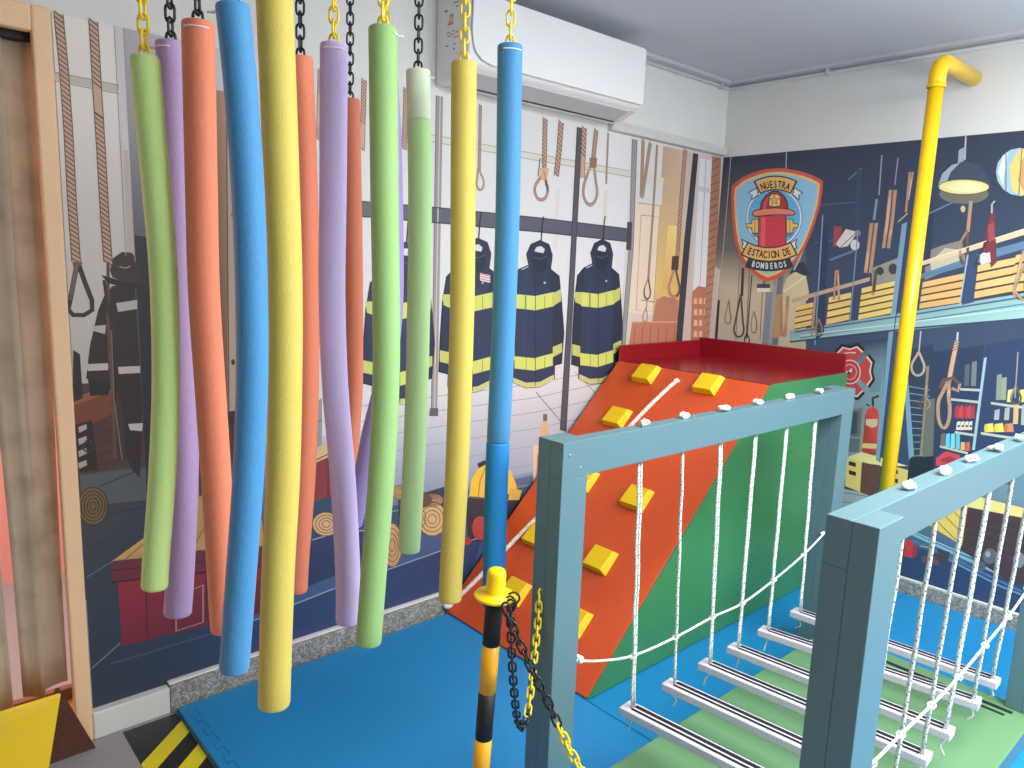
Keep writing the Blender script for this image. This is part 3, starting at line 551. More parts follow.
('P',10,166,[23340,10570,24190,10260,25120,10230,26070,10520,26090,10260,25140,9980,24200,10010,23360,10320]),
('S',11,167,33,[23960,14440,23990,13810]),
('S',11,167,34,[24120,11510,24150,10910]),
('S',11,167,34,[24560,14440,24600,13800]),
('S',11,167,34,[24740,11470,24770,10870]),
('S',11,167,34,[25180,14440,25220,13790]),
('S',11,167,34,[25370,11440,25400,10820]),
('S',11,168,43,[24490,15690,24820,10060]),
('S',11,169,38,[23900,15580,23960,11710]),
('P',10,170,[24030,15870,23850,16390,24120,16870,24710,17080,25340,16920,25610,16400,25510,15520,25230,14880,24540,14870,24210,15300]),
('S',11,161,66,[24080,16250,24130,16730,24720,17040,25350,16780,25380,16290]),
('P',11,171,[24370,16550,24510,16740,24810,16800,25050,16670,24980,16470,24600,16510]),
('P',12,172,[24220,16450,24600,16410,25210,16530,25250,15800,24880,15510,24340,15690]),
('S',12,173,43,[24310,16260,24770,16180,25220,16340]),
('S',12,174,37,[23600,15670,24030,15820]),
('S',9,175,86,[24790,17040,24820,17890,24880,18180]),
('P',12,176,[25220,15070,25190,15020,25110,15020,25060,15070,25100,15120,25180,15120]),
('S',7,161,149,[20390,15820,19700,15580,19380,14970,19430,13220,19540,11710,19510,10470,20300,10160,21170,10130,22060,10400,22010,11660,21980,14130,22100,14850,21690,15570,21100,15840,20390,15820]),
('S',7,161,147,[19700,15580,19310,15250,19130,14150,19040,12530,19010,11170,19430,11050,19540,11710,19570,13210,19730,14610,19700,15580]),
('S',7,161,153,[21620,15620,22150,15340,22360,14120,22580,12630,22490,11130,22040,11060,21840,12170,21850,13640,21660,14610,21620,15620]),
('P',8,162,[20390,15820,19700,15580,19380,14970,19430,13220,19540,11710,19510,10470,20300,10160,21170,10130,22060,10400,22010,11660,21980,14130,22100,14850,21690,15570,21100,15840]),
('P',9,163,[19700,15580,19310,15250,19130,14150,19040,12530,19010,11170,19430,11050,19540,11710,19570,13210,19730,14610]),
('P',9,163,[21620,15620,22150,15340,22360,14120,22580,12630,22490,11130,22040,11060,21840,12170,21850,13640,21660,14610]),
('P',10,164,[19530,14520,20720,14420,21880,14610,21910,13930,20740,13750,19550,13870]),
('P',11,165,[19060,14520,19600,14520,19550,13910,19140,14060]),
('P',11,165,[21740,14510,22330,14760,22360,14170,21840,13930]),
('P',10,164,[19550,11660,20750,11490,21930,11670,21960,11070,20770,10900,19560,11090]),
('P',11,165,[18990,12110,19540,11990,19550,11470,19000,11600]),
('P',11,165,[21920,11970,22530,12140,22550,11680,21940,11470]),
('P',10,166,[19510,10660,20290,10350,21160,10330,22050,10610,22070,10350,21170,10080,20300,10110,19510,10420]),
('S',11,167,31,[20150,14420,20170,13810]),
('S',11,167,31,[20250,11570,20270,10990]),
('S',11,167,31,[20720,14420,20740,13800]),
('S',11,167,32,[20820,11530,20850,10950]),
('S',11,167,31,[21300,14420,21320,13790]),
('S',11,167,32,[21410,11500,21440,10900]),
('S',11,168,40,[20680,15640,20870,10150]),
('S',11,169,35,[20120,15540,20100,11770]),
('P',10,170,[20250,15820,20090,16320,20350,16790,20910,17000,21490,16840,21740,16330,21620,15470,21360,14850,20700,14850,20410,15260]),
('S',11,161,61,[20300,16190,20360,16650,20910,16950,21500,16700,21520,16230]),
('P',11,171,[20580,16480,20710,16670,20990,16720,21210,16590,21150,16400,20790,16440]),
('P',12,172,[20440,16380,20790,16340,21360,16460,21390,15750,21040,15460,20530,15640]),
('S',12,173,39,[20510,16200,20940,16120,21370,16270]),
('S',12,174,35,[19840,15620,20250,15770]),
('S',9,175,79,[20980,16960,21020,17790,21080,18070]),
('P',12,176,[21340,15040,21310,14990,21240,14990,21210,15040,21240,15080,21310,15090]),
('P',12,177,[21110,15460,21700,15380,21720,15040,21130,15130]),
('S',13,178,36,[21150,15420,21700,15330]),
('S',13,178,36,[21150,15310,21710,15230]),
('S',13,178,36,[21160,15210,21710,15120]),
('S',7,161,138,[16610,15510,15950,15280,15630,14690,15640,12970,15720,11500,15660,10290,16410,9980,17250,9940,18120,10200,18090,11430,18110,13840,18240,14560,17870,15260,17300,15530,16610,15510]),
('S',7,161,136,[15950,15280,15560,14960,15370,13890,15250,12310,15200,10980,15590,10850,15720,11500,15770,12970,15960,14330,15950,15280]),
('S',7,161,142,[17790,15310,18300,15030,18480,13840,18660,12380,18550,10910,18100,10840,17930,11930,17980,13370,17810,14320,17790,15310]),
('P',8,162,[16610,15510,15950,15280,15630,14690,15640,12970,15720,11500,15660,10290,16410,9980,17250,9940,18120,10200,18090,11430,18110,13840,18240,14560,17870,15260,17300,15530]),
('P',9,163,[15950,15280,15560,14960,15370,13890,15250,12310,15200,10980,15590,10850,15720,11500,15770,12970,15960,14330]),
('P',9,163,[17790,15310,18300,15030,18480,13840,18660,12380,18550,10910,18100,10840,17930,11930,17980,13370,17810,14320]),
('P',10,164,[15760,14240,16900,14140,18030,14320,18040,13660,16910,13490,15770,13610]),
('P',11,165,[15310,14240,15830,14240,15770,13650,15370,13800]),
('P',11,165,[17890,14230,18460,14460,18480,13890,17970,13660]),
('P',10,164,[15720,11450,16880,11270,18020,11440,18030,10850,16890,10700,15720,10890]),
('P',11,165,[15190,11900,15720,11770,15720,11260,15190,11390]),
('P',11,165,[18010,11730,18600,11890,18610,11450,18020,11240]),
('P',10,166,[15660,10470,16410,10170,17250,10140,18110,10400,18120,10150,17250,9890,16410,9930,15660,10240]),
('S',11,167,28,[16360,14150,16370,13550]),
('S',11,167,29,[16390,11360,16400,10790]),
('S',11,167,29,[16900,14140,16910,13540]),
('S',11,167,29,[16950,11320,16950,10740]),
('S',11,167,29,[17460,14140,17470,13520]),
('S',11,167,30,[17510,11280,17520,10700]),
('S',11,168,37,[16890,15340,16970,9970]),
('S',11,169,32,[16350,15240,16250,11550]),
('P',10,170,[16480,15510,16340,16000,16600,16460,17140,16660,17700,16510,17920,16010,17800,15170,17530,14560,16900,14560,16620,14970]),
('S',11,161,57,[16540,15870,16600,16330,17140,16620,17700,16370,17710,15910]),
('P',11,171,[16810,16150,16940,16340,17210,16400,17420,16270,17360,16080,17010,16120]),
('P',12,172,[16670,16060,17010,16020,17570,16130,17580,15440,17230,15160,16750,15330]),
('S',12,173,37,[16740,15880,17150,15800,17570,15950]),
('S',12,174,32,[16080,15320,16480,15470]),
('S',9,175,74,[17210,16620,17270,17440,17330,17710]),
('P',12,176,[17510,14740,17480,14700,17420,14700,17390,14740,17420,14790,17480,14790]),
('R',8,92,93,301,[24720,22580,24790,20390]),
('P',9,179,[24530,20360,25110,20430,25020,19870,24630,19830]),
('R',9,92,93,159,[24800,20210,24980,19670,25060,19530,25080,19360,25040,19200,24960,19060,24830,18970,24680,18930,24530,18940,24400,19020,24300,19140,24240,19290,24240,19450,24300,19610,24800,20210]),
('S',10,180,56,[24500,20810,24420,19990]),
('R',8,92,93,354,[25770,22580,25720,21320,25600,20110]),
('R',9,92,93,364,[27360,22550,27390,20200]),
('R',9,92,93,321,[28220,22580,28120,21140]),
('R',10,92,93,178,[28110,21230,28410,20060,28500,19840,28540,19600,28500,19360,28400,19160,28250,19020,28070,18960,27890,18990,27720,19100,27590,19280,27520,19510,27520,19750,27570,19980,28110,21230]),
('P',11,181,[27820,21200,28400,21260,28370,20780,27930,20730]),
('R',8,92,93,130,[29120,22560,29180,20080]),
('R',8,92,93,263,[31890,22580,32030,19680]),
('R',8,92,93,266,[32490,22510,32110,19680]),
('R',8,92,93,183,[33090,22480,33120,19080,33090,15300]),
('R',9,92,93,122,[33080,15410,33280,14860,33330,14740,33360,14600,33340,14460,33290,14350,33210,14280,33110,14250,33010,14280,32910,14350,32840,14460,32800,14600,32790,14730,32820,14860,33080,15410]),
('S',9,182,56,[33110,14250,33090,13650]),
('R',9,92,93,89,[33070,13760,33200,13410,33240,13320,33250,13220,33240,13120,33200,13050,33140,12990,33070,12980,32990,13000,32920,13050,32860,13130,32830,13230,32830,13330,32850,13420,33070,13760]),
('P',3,183,[31830,20790,33820,20680,33890,19350,31810,19350]),
('S',4,184,48,[31810,19350,33890,19350,33820,20680]),
('R',6,92,93,227,[15200,22570,15130,20020]),
('R',6,92,93,236,[17080,22580,17030,20250]),
('R',6,92,93,125,[19640,22580,19620,20570]),
('R',6,92,93,170,[20860,22580,20900,19800]),
('R',7,92,93,104,[20840,19970,21130,19530,21170,19440,21180,19330,21160,19230,21120,19140,21060,19080,20980,19050,20910,19060,20850,19110,20800,19190,20770,19290,20780,19400,20800,19500,20840,19970]),
('R',6,92,93,172,[11330,22460,11220,19870]),
('R',6,92,93,178,[12700,22580,12600,20050]),
('R',6,92,93,181,[13390,22580,13300,20140]),
('P',2,185,[31460,19470,33970,19410,34020,13290,31540,13560]),
('S',3,186,54,[32120,18740,33690,18740,33730,13520,32210,13660,32120,18740]),
('S',3,187,50,[32590,14200,33840,14080]),
('G',3,[188,189,190,191],[33620,22500,36100,22490,36500,14760,33750,14970]),
('G',3,[191,190,192,193],[33750,14970,36500,14760,36340,11240,33670,11490]),
('P',4,194,[35630,22430,36780,22410,37310,11490,36510,11530]),
('G',4,[195,196,197,198],[34540,18360,35470,18360,35340,14760,34410,14750]),
('P',5,199,[31940,13010,36340,12900,36540,11230,31740,11470]),
('S',6,200,55,[32220,12780,32180,11450]),
('S',6,200,56,[32910,12760,32880,11420]),
('S',6,200,56,[33630,12740,33600,11380]),
('S',6,200,57,[34360,12720,34330,11340]),
('S',6,200,58,[35110,12700,35080,11310]),
('S',6,200,58,[35880,12670,35850,11270]),
('S',6,201,66,[31850,13010,36440,12890]),
('P',5,202,[33920,14190,34630,14420,35990,14180,36140,12900,33700,12960]),
('P',3,203,[37100,22280,38300,22300,39190,11410,37510,11480]),
('S',4,204,58,[37690,22290,38240,11450]),
('P',4,205,[36610,20730,38220,20710,38250,20430,36650,20450]),
('P',5,206,[37310,14650,37870,15000,39140,14890,39450,11090,37550,11180]),
('P',6,207,[37560,14290,37860,14290,37910,13930,37550,13940]),
('P',6,207,[38070,14290,38380,14290,38430,13930,38060,13930]),
('P',6,207,[38590,14290,38900,14290,38950,13920,38580,13930]),
('P',6,207,[37640,13640,37950,13630,38000,13270,37640,13280]),
('P',6,207,[38160,13630,38470,13630,38520,13260,38150,13270]),
('P',6,207,[38680,13620,38990,13620,39040,13250,38670,13260]),
('P',6,207,[37730,12980,38040,12970,38090,12610,37720,12620]),
('P',6,207,[38240,12970,38560,12960,38610,12600,38240,12610]),
('P',6,207,[38770,12960,39090,12950,39140,12580,38770,12590]),
('P',6,207,[37820,12320,38130,12310,38170,11940,37810,11960]),
('P',6,207,[38330,12300,38650,12290,38700,11920,38330,11940]),
('P',6,207,[38860,12280,39180,12270,39230,11900,38860,11910]),
('P',6,208,[36390,22470,36870,22470,36720,17640,36640,11230,36050,11260,36140,17610]),
('S',7,209,51,[36870,22470,36720,17640,36640,11230]),
('P',6,210,[38270,22530,39200,22520,39850,11380,38870,11420]),
('S',7,211,58,[38270,22190,39060,22500]),
('S',7,211,58,[38300,21750,39080,22060]),
('S',7,211,59,[38320,21310,39110,21620]),
('S',7,211,59,[38350,20870,39140,21170]),
('S',7,211,59,[38370,20420,39160,20730]),
('S',7,211,59,[38390,19980,39190,20280]),
('S',7,211,59,[38420,19530,39220,19820]),
('S',7,211,59,[38440,19080,39250,19370]),
('S',7,211,59,[38470,18630,39270,18920]),
('S',7,211,59,[38490,18180,39300,18460]),
('S',7,211,60,[38520,17730,39330,18000]),
('S',7,211,60,[38540,17270,39360,17540]),
('S',7,211,60,[38570,16810,39390,17080]),
('S',7,211,60,[38590,16350,39410,16610]),
('S',7,211,60,[38620,15890,39440,16150]),
('S',7,211,60,[38640,15430,39470,15680]),
('S',7,211,60,[38670,14960,39500,15210]),
('S',7,211,60,[38700,14490,39530,14730]),
('S',7,211,61,[38720,14020,39560,14260]),
('S',7,211,61,[38750,13550,39590,13780]),
('S',7,211,61,[38770,13080,39620,13310]),
('S',7,211,61,[38800,12600,39650,12820]),
('S',7,211,61,[38830,12120,39670,12340]),
('S',7,211,61,[38850,11640,39700,11860]),
('R',8,92,93,364,[35620,22540,35580,19810,35600,16580]),
('P',9,212,[35110,16670,35770,16700,35780,15900,35110,15890]),
('R',9,92,93,183,[35460,16120,35910,15170,36010,15000,36050,14810,36010,14640,35910,14490,35760,14390,35580,14360,35390,14390,35220,14490,35080,14630,35010,14810,35000,14990,35060,15160,35460,16120])]
INK_R = [(62,82,108),(44,60,86),(42,52,74),(46,56,76),(40,58,92),(42,64,100),(44,54,76),(84,88,96),(112,108,100),(190,180,150),(198,188,160),(190,182,160),(196,186,158),(182,172,142),(196,190,176),(206,204,200),(150,140,128),(120,112,96),(124,136,148),(150,154,152),(104,112,124),(170,172,184),(46,40,42),(190,190,190),(58,52,52),(96,84,66),(50,44,40),(160,144,104),(110,98,74),(60,54,52),(40,38,38),(168,150,110),(120,104,76),(70,64,62),(60,64,72),(224,222,200),(198,186,148),(44,52,70),(170,170,176),(232,224,190),(172,140,104),(196,150,104),(98,74,62),(40,56,86),(120,146,176),(52,66,94),(110,140,170),(86,108,140),(74,92,122),(96,116,146),(70,88,118),(116,148,172),(40,60,88),(36,50,78),(66,54,44),(216,188,116),(207,180,111),(222,192,116),(213,184,111),(226,196,112),(216,188,107),(216,174,112),(207,167,107),(218,178,118),(209,170,113),(216,176,118),(207,168,113),(128,126,118),(186,180,158),(140,140,130),(60,62,70),(54,58,66),(180,160,134),(210,186,152),(86,120,150),(206,206,206),(240,220,190),(44,70,104),(150,176,190),(120,158,166),(132,170,174),(150,188,186),(140,176,178),(60,92,112),(84,120,132),(44,66,90),(170,206,204),(44,58,84),(120,146,152),(112,140,150),(128,150,152),(120,146,150),(104,132,142),(92,106,108),(150,140,118),(60,76,88),(170,58,58),(206,74,66),(190,60,54),(150,46,48),(196,66,60),(196,180,140),(206,184,120),(40,44,50),(60,30,34),(214,196,112),(226,212,140),(96,62,56),(206,186,104),(40,34,30),(150,166,160),(170,180,168),(150,170,166),(140,160,160),(96,116,120),(34,30,38),(226,190,180),(182,66,70),(176,62,68),(214,150,140),(176,66,70),(232,206,196),(230,200,190),(112,150,170),(40,56,80),(130,146,154),(150,140,116),(84,78,68),(96,104,96),(176,170,160),(196,182,156),(110,100,86),(150,136,108),(84,76,64),(30,36,46),(190,190,196),(196,160,134),(36,54,84),(38,58,92),(150,178,186),(176,180,166),(160,52,66),(186,66,76),(206,200,180),(60,60,62),(110,100,96),(96,182,206),(112,196,214),(96,176,196),(206,160,116),(190,96,72),(190,66,74),(150,46,58),(110,40,56),(222,200,96),(200,176,80),(226,204,92),(206,180,80),(196,130,84),(176,110,72),(130,140,128),(140,148,132),(206,198,120),(206,166,110),(206,196,110),(150,170,150),(80,90,104),(110,116,120),(160,160,170),(170,160,160),(150,160,140),(190,180,120),(140,140,136),(150,140,110),(84,80,70),(96,132,146),(90,120,132),(110,140,150),(66,96,124),(60,84,112),(222,204,124),(216,188,96),(120,98,54),(66,50,54),(44,36,42),(90,96,106),(150,156,164),(80,84,96),(120,126,136),(120,170,186),(150,196,206),(92,136,160),(70,110,140),(190,52,62),(150,44,56),(96,72,76),(60,58,72),(180,170,160),(150,156,166),(130,140,150),(90,70,60),(176,150,120),(196,198,196),(120,124,130),(150,66,76),(206,196,188),(120,116,116),(150,136,110),(176,180,188),(56,68,88),(150,160,172),(104,104,92),(226,210,136),(238,228,170),(90,84,70),(190,176,140),(96,116,140),(176,150,116),(150,182,196),(214,190,110),(190,150,96),(96,120,136),(110,110,90),(206,224,228),(176,176,180),(112,50,58),(150,70,76),(70,34,42),(200,196,196),(180,160,124),(176,156,120),(196,90,66),(232,186,120),(136,188,216),(60,96,130),(212,232,240),(96,168,214),(150,204,232),(70,26,36),(196,60,76),(216,90,100),(80,60,40),(226,186,106),(190,146,76),(90,130,160),(66,24,34),(176,52,66),(206,84,92),(96,40,36),(226,130,104),(84,60,40),(226,196,130),(110,80,40),(214,170,80),(60,70,84),(214,228,236),(50,44,44),(226,176,108),(36,44,56),(34,58,78)]
ART_R = [
('G',1,[0,1,2,3],[26000,12000,2000,12000,2000,22580,26000,22580]),
('G',1,[4,5,1,0],[26000,720,2000,720,2000,12000,26000,12000]),
('G',2,[6,2,7,8],[26140,22580,20800,22270,20200,16600,26190,17290]),
('G',2,[8,7,9,10],[26190,17290,20200,16600,19950,14260,26330,15060]),
('G',2,[11,12,13,14],[26330,15060,19950,14260,19690,11790,26570,11330]),
('P',3,15,[26160,16270,25510,15990,25570,11440,26420,11350]),
('S',4,16,60,[25510,15990,25570,11440]),
('S',4,17,53,[24270,16500,24090,11900]),
('S',4,17,70,[23610,16520,23420,11970]),
('S',4,17,57,[22720,16540,22520,12060]),
('S',4,17,57,[21980,16560,21770,12140]),
('P',4,18,[22420,14840,21930,14870,21870,11840,22370,11780]),
('P',4,19,[21970,15260,21600,15280,21560,11870,21990,11820]),
('P',4,20,[21800,17230,21440,17230,21370,11890,21740,11850]),
('S',5,21,53,[25460,22580,25450,18940,25480,16470,25540,14190]),
('S',6,22,158,[25480,14190,25430,11450]),
('S',5,23,44,[21960,22580,21890,21600]),
('S',6,24,176,[24030,16160,23940,14520]),
('R',7,25,26,118,[24020,14640,23700,12860,23640,12710,23620,12550,23630,12380,23690,12240,23790,12140,23900,12100,24020,12120,24140,12190,24220,12320,24280,12480,24280,12660,24250,12820,24020,14640]),
('R',6,27,28,78,[24790,14240,24610,13380,24560,13260,24550,13130,24560,13010,24590,12900,24650,12830,24720,12800,24790,12820,24860,12880,24920,12980,24950,13100,24960,13230,24940,13350,24790,14240]),
('S',6,29,70,[23410,15770,23370,12090]),
('R',6,29,30,77,[23400,12370,23240,12120,23210,12050,23190,11960,23200,11880,23230,11810,23280,11760,23340,11740,23400,11750,23450,11790,23490,11850,23520,11930,23520,12010,23510,12090,23400,12370]),
('R',6,31,32,76,[23070,13680,22860,13170,22820,13020,22800,12850,22800,12690,22830,12560,22880,12460,22950,12430,23020,12450,23090,12530,23140,12660,23180,12820,23190,12990,23180,13140,23070,13680]),
('S',6,33,80,[22550,15520,22580,15180]),
('P',6,34,[23040,15270,22220,15310,22200,15080,23010,15040]),
('P',6,35,[23010,15040,22200,15080,22170,14860,22990,14810]),
('P',5,36,[21390,15010,21220,15690,20730,16090,20130,15950,19850,14980,19860,14540,21150,14460]),
('P',6,37,[21120,15910,20770,16480,20310,16600,19900,15960,20170,15840,20720,16040]),
('S',6,38,111,[20850,16140,20570,16810,20440,17250]),
('S',7,39,56,[21320,14900,20120,15840]),
('P',5,40,[21790,14710,21370,14790,21290,12300,21720,12260]),
('R',6,41,42,169,[21050,14690,21000,12440,21180,12420,21460,14560]),
('P',7,43,[19610,18530,19140,18740,18760,12720,19230,12400]),
('S',8,44,75,[19510,19110,19200,12120]),
('P',6,45,[17940,21350,17680,21330,17070,13570,17430,13540]),
('S',8,46,62,[17540,18200,17430,13540]),
('S',6,47,83,[18350,20870,17690,21430,17780,21340,17590,18200]),
('S',6,48,54,[19730,19640,17710,19730]),
('S',6,49,118,[18860,16740,17540,17280]),
('S',6,50,65,[19790,17630,18710,17790]),
('P',7,51,[15400,18580,15130,18680,15160,12810,15080,6440,15290,6500,15410,12790]),
('S',8,52,49,[15130,18680,15160,12810,15080,6440]),
('P',6,53,[14440,19480,14050,19610,13870,16610,14220,16460]),
('P',5,54,[20520,14170,19510,14460,19480,13140,20500,12830]),
('P',6,55,[20520,14160,19510,14440,19500,14190,20520,13890]),
('P',6,56,[20520,13820,19500,14120,19500,13860,20510,13560]),
('P',6,55,[20510,13490,19500,13790,19490,13530,20510,13230]),
('P',6,56,[20510,13150,19490,13460,19480,13200,20500,12890]),
('P',5,54,[18700,14780,17500,15110,17490,13580,18700,13210]),
('P',6,57,[18700,14760,17500,15090,17500,14800,18700,14460]),
('P',6,58,[18700,14370,17500,14710,17500,14420,18700,14070]),
('P',6,57,[18700,13980,17500,14330,17490,14040,18700,13680]),
('P',6,58,[18700,13590,17490,13950,17490,13650,18700,13280]),
('P',5,54,[17010,15340,15320,15830,15310,14120,17020,13620]),
('P',6,59,[17010,15330,15320,15810,15320,15550,17010,15060]),
('P',6,60,[17010,14980,15320,15470,15320,15210,17010,14720]),
('P',6,59,[17010,14640,15320,15130,15320,14870,17020,14380]),
('P',6,60,[17020,14300,15320,14790,15320,14520,17020,14030]),
('P',6,59,[17020,13950,15320,14450,15320,14180,17020,13690]),
('P',5,54,[14090,15780,12340,16280,12330,14820,14110,14410]),
('P',6,61,[14090,15770,12340,16270,12340,15980,14100,15500]),
('P',6,62,[14100,15430,12340,15900,12340,15620,14100,15160]),
('P',6,61,[14100,15080,12340,15540,12340,15250,14110,14820]),
('P',6,62,[14110,14740,12340,15170,12330,14890,14110,14470]),
('P',5,54,[11800,16670,10330,17060,10280,15460,11770,15050]),
('P',6,63,[11800,16650,10330,17050,10320,16740,11790,16340]),
('P',6,64,[11790,16250,10320,16650,10310,16340,11790,15930]),
('P',6,63,[11780,15840,10300,16250,10290,15930,11780,15530]),
('P',6,64,[11780,15440,10290,15840,10280,15530,11770,15120]),
('P',5,54,[10340,17150,8070,17820,7900,15970,10270,15410]),
('P',6,65,[10340,17140,8070,17810,8040,17450,10330,16800]),
('P',6,66,[10320,16700,8030,17340,8000,16980,10310,16360]),
('P',6,65,[10310,16270,7990,16880,7950,16520,10290,15930]),
('P',6,66,[10290,15830,7940,16420,7910,16050,10280,15490]),
('P',4,67,[14170,17230,13530,17520,12610,17810,12320,16790,14010,15880]),
('P',5,68,[13890,16750,13300,17430,12640,17350,12470,16600,13730,16180]),
('P',4,69,[16620,16380,15400,16920,15360,15730,16500,15370]),
('P',5,70,[15360,16370,15360,16270,15400,16180,15460,16120,15540,16090,15630,16110,15710,16170,15760,16250,15790,16360,15790,16460,15750,16550,15690,16620,15610,16640,15520,16620,15440,16560,15390,16480]),
('P',5,71,[16000,16250,16010,16170,16040,16110,16100,16060,16180,16040,16250,16060,16320,16100,16370,16160,16400,16240,16390,16320,16360,16380,16300,16430,16220,16450,16140,16430,16080,16390,16030,16330]),
('P',8,72,[20800,14540,16660,15920,16640,15720,20780,14320]),
('P',8,73,[14300,16740,10180,18300,8230,18990,8190,18700,10140,18040,14280,16550]),
('P',7,74,[14230,16160,11590,17270,10110,17770,8160,18450,8120,18160,10070,17420,14200,15920]),
('P',8,75,[11780,17170,11160,17410,11110,17000,11730,16760]),
('S',9,76,34,[14300,16740,10180,18300]),
('P',9,77,[12230,17070,11890,17360,11760,14950,12240,14780]),
('S',10,78,66,[12280,17120,12330,14770]),
('G',7,[79,80,81,82],[20730,12750,7830,15970,7660,14700,20670,12190]),
('S',8,83,78,[20430,12720,14230,14200,9800,15300,7810,15800]),
('S',8,84,67,[20100,12420,9760,14990]),
('S',9,85,90,[20670,12140,14150,13520,9670,14330,7660,14700]),
('S',8,86,67,[20110,12530,9730,14820]),
('G',3,[87,87,88,89],[17520,12360,15420,12890,15410,11140,17350,10870]),
('G',3,[89,88,90,91],[17350,10870,15410,11140,15230,6410,16820,6040]),
('P',4,92,[16160,11460,15460,11550,15490,10080,15990,10000]),
('P',4,93,[16930,8990,16200,9110,16150,6740,16770,6610]),
('S',5,94,75,[16920,8940,16250,9050,16150,6740]),
('S',5,94,64,[16860,7410,16180,7500]),
('P',5,95,[16850,8780,16490,8850,16410,7670,16770,7600]),
('G',5,[96,97,98,99],[16100,8700,15400,8830,15320,6820,16030,6660]),
('P',5,100,[16100,8700,15990,9100,15760,9300,15490,9130,15400,8830]),
('P',6,101,[16040,8550,15430,8660,15440,8290,15680,8140,16000,8240]),
('P',6,102,[16050,7250,15330,7350,15350,7080,16070,6980]),
('S',6,103,125,[15760,9300,15810,9710,15520,9870]),
('S',6,103,73,[15910,9270,16120,9340]),
('S',6,104,53,[16030,6660,15320,6820]),
('P',6,105,[16790,6320,15980,6230,15850,4610,16720,4720]),
('P',6,106,[16790,6320,16040,6770,13710,6550,15050,6230,15980,6230]),
('P',6,107,[15980,6180,15060,6280,15060,4490,15900,4600]),
('P',6,108,[14620,6390,13680,6340,13630,5510,14640,5260]),
('P',7,109,[16660,6130,16290,6110,16260,5890,16640,5910]),
('P',7,109,[14450,6210,14160,6230,14130,6020,14470,5990]),
('P',7,109,[16610,5640,16230,5620,16210,5410,16580,5430]),
('P',7,109,[14400,5750,14100,5770,14080,5560,14420,5530]),
('G',4,[110,111,112,113],[16980,4540,13640,4770,13400,2700,17200,1500]),
('S',5,114,44,[17060,4300,13630,4670]),
('S',5,114,44,[17010,3800,13580,4200]),
('S',5,114,44,[16950,3300,13520,3740]),
('S',5,114,44,[16900,2810,13470,3270]),
('S',5,114,44,[16840,2310,13410,2810]),
('P',5,115,[16800,11120,16250,11980,15910,11620,15960,11120,15800,10660,16040,10190,16760,10820]),
('P',5,115,[16960,10510,16230,9890,16540,9470,16980,9500,17400,9280,17810,9560,17230,10460]),
('P',5,115,[17490,10680,18070,9780,18440,10140,18380,10670,18550,11160,18280,11640,17520,10990]),
('P',5,115,[17320,11300,18070,11940,17740,12350,17290,12290,16880,12490,16490,12200,17050,11340]),
('P',6,116,[16830,11100,16340,11870,16040,11550,16080,11100,15940,10690,16160,10270,16800,10830]),
('P',6,116,[16980,10550,16330,10000,16610,9620,17000,9650,17370,9460,17740,9710,17220,10510]),
('P',6,116,[17450,10700,17970,9900,18300,10220,18240,10700,18400,11130,18150,11560,17480,10980]),
('P',6,116,[17300,11250,17970,11820,17680,12200,17280,12140,16910,12320,16560,12060,17060,11300]),
('P',7,117,[16850,11080,16400,11800,16110,11500,16160,11090,16020,10700,16230,10310,16830,10830]),
('P',7,117,[16990,10580,16380,10060,16640,9710,17010,9740,17360,9560,17700,9790,17210,10530]),
('P',7,117,[17430,10720,17910,9970,18210,10270,18160,10710,18310,11110,18080,11510,17460,10970]),
('P',7,117,[17290,11230,17910,11760,17640,12110,17270,12060,16930,12220,16600,11980,17070,11270]),
('P',8,116,[16570,10980,16580,10720,16680,10490,16850,10320,17070,10240,17290,10260,17500,10370,17650,10570,17720,10820,17710,11090,17600,11320,17430,11490,17210,11560,16990,11540,16790,11420,16640,11220]),
('P',9,118,[16630,10970,16640,10740,16730,10530,16880,10380,17070,10310,17280,10320,17460,10430,17600,10610,17660,10830,17650,11070,17560,11280,17400,11430,17210,11500,17000,11480,16820,11370,16690,11190]),
('P',10,119,[16760,10950,16770,10780,16840,10630,16950,10520,17090,10470,17240,10480,17380,10550,17480,10690,17520,10850,17510,11020,17450,11180,17330,11290,17190,11340,17040,11320,16910,11250,16810,11120]),
('P',11,120,[16820,10950,16830,10800,16880,10670,16980,10580,17100,10530,17230,10540,17340,10610,17420,10720,17470,10860,17460,11000,17400,11130,17300,11230,17180,11270,17050,11260,16940,11190,16860,11080]),
('P',12,121,[17340,10950,17350,10770,17050,11150,17030,10880]),
('S',12,122,53,[17570,11840,17250,11930,16940,11950]),
('P',5,123,[14400,10860,14240,11090,13490,7170,13700,6860]),
('P',4,124,[14490,12380,13240,12810,12560,7120,13460,6920]),
('S',5,125,40,[14230,10580,13150,10550]),
('S',5,125,40,[14160,10240,13110,10230]),
('S',5,125,40,[14090,9890,13070,9910]),
('S',5,125,40,[14020,9540,13030,9590]),
('S',5,125,40,[13950,9190,13000,9260]),
('S',5,125,40,[13880,8850,12960,8940]),
('S',5,125,40,[13810,8500,12920,8620]),
('S',5,125,40,[13740,8150,12880,8300]),
('S',5,125,40,[13670,7800,12840,7980]),
('S',5,125,40,[13600,7460,12800,7650]),
('S',5,125,40,[13530,7110,12760,7330]),
('R',6,126,127,148,[13380,11710,13260,9520,13170,7240]),
('P',5,128,[13220,10030,12880,10190,12590,7010,13080,6900]),
('S',7,129,59,[13900,13390,13870,12350]),
('R',7,130,131,129,[13870,12350,13610,11870,13550,11740,13530,11590,13540,11440,13590,11310,13680,11220,13780,11180,13890,11190,13990,11260,14070,11370,14120,11510,14130,11670,14100,11810,13870,12350]),
('R',7,132,133,99,[13340,10240,13120,9990,13080,9920,13060,9830,13080,9740,13120,9660,13180,9600,13260,9570,13350,9570,13420,9610,13480,9670,13510,9750,13520,9840,13500,9930,13340,10240]),
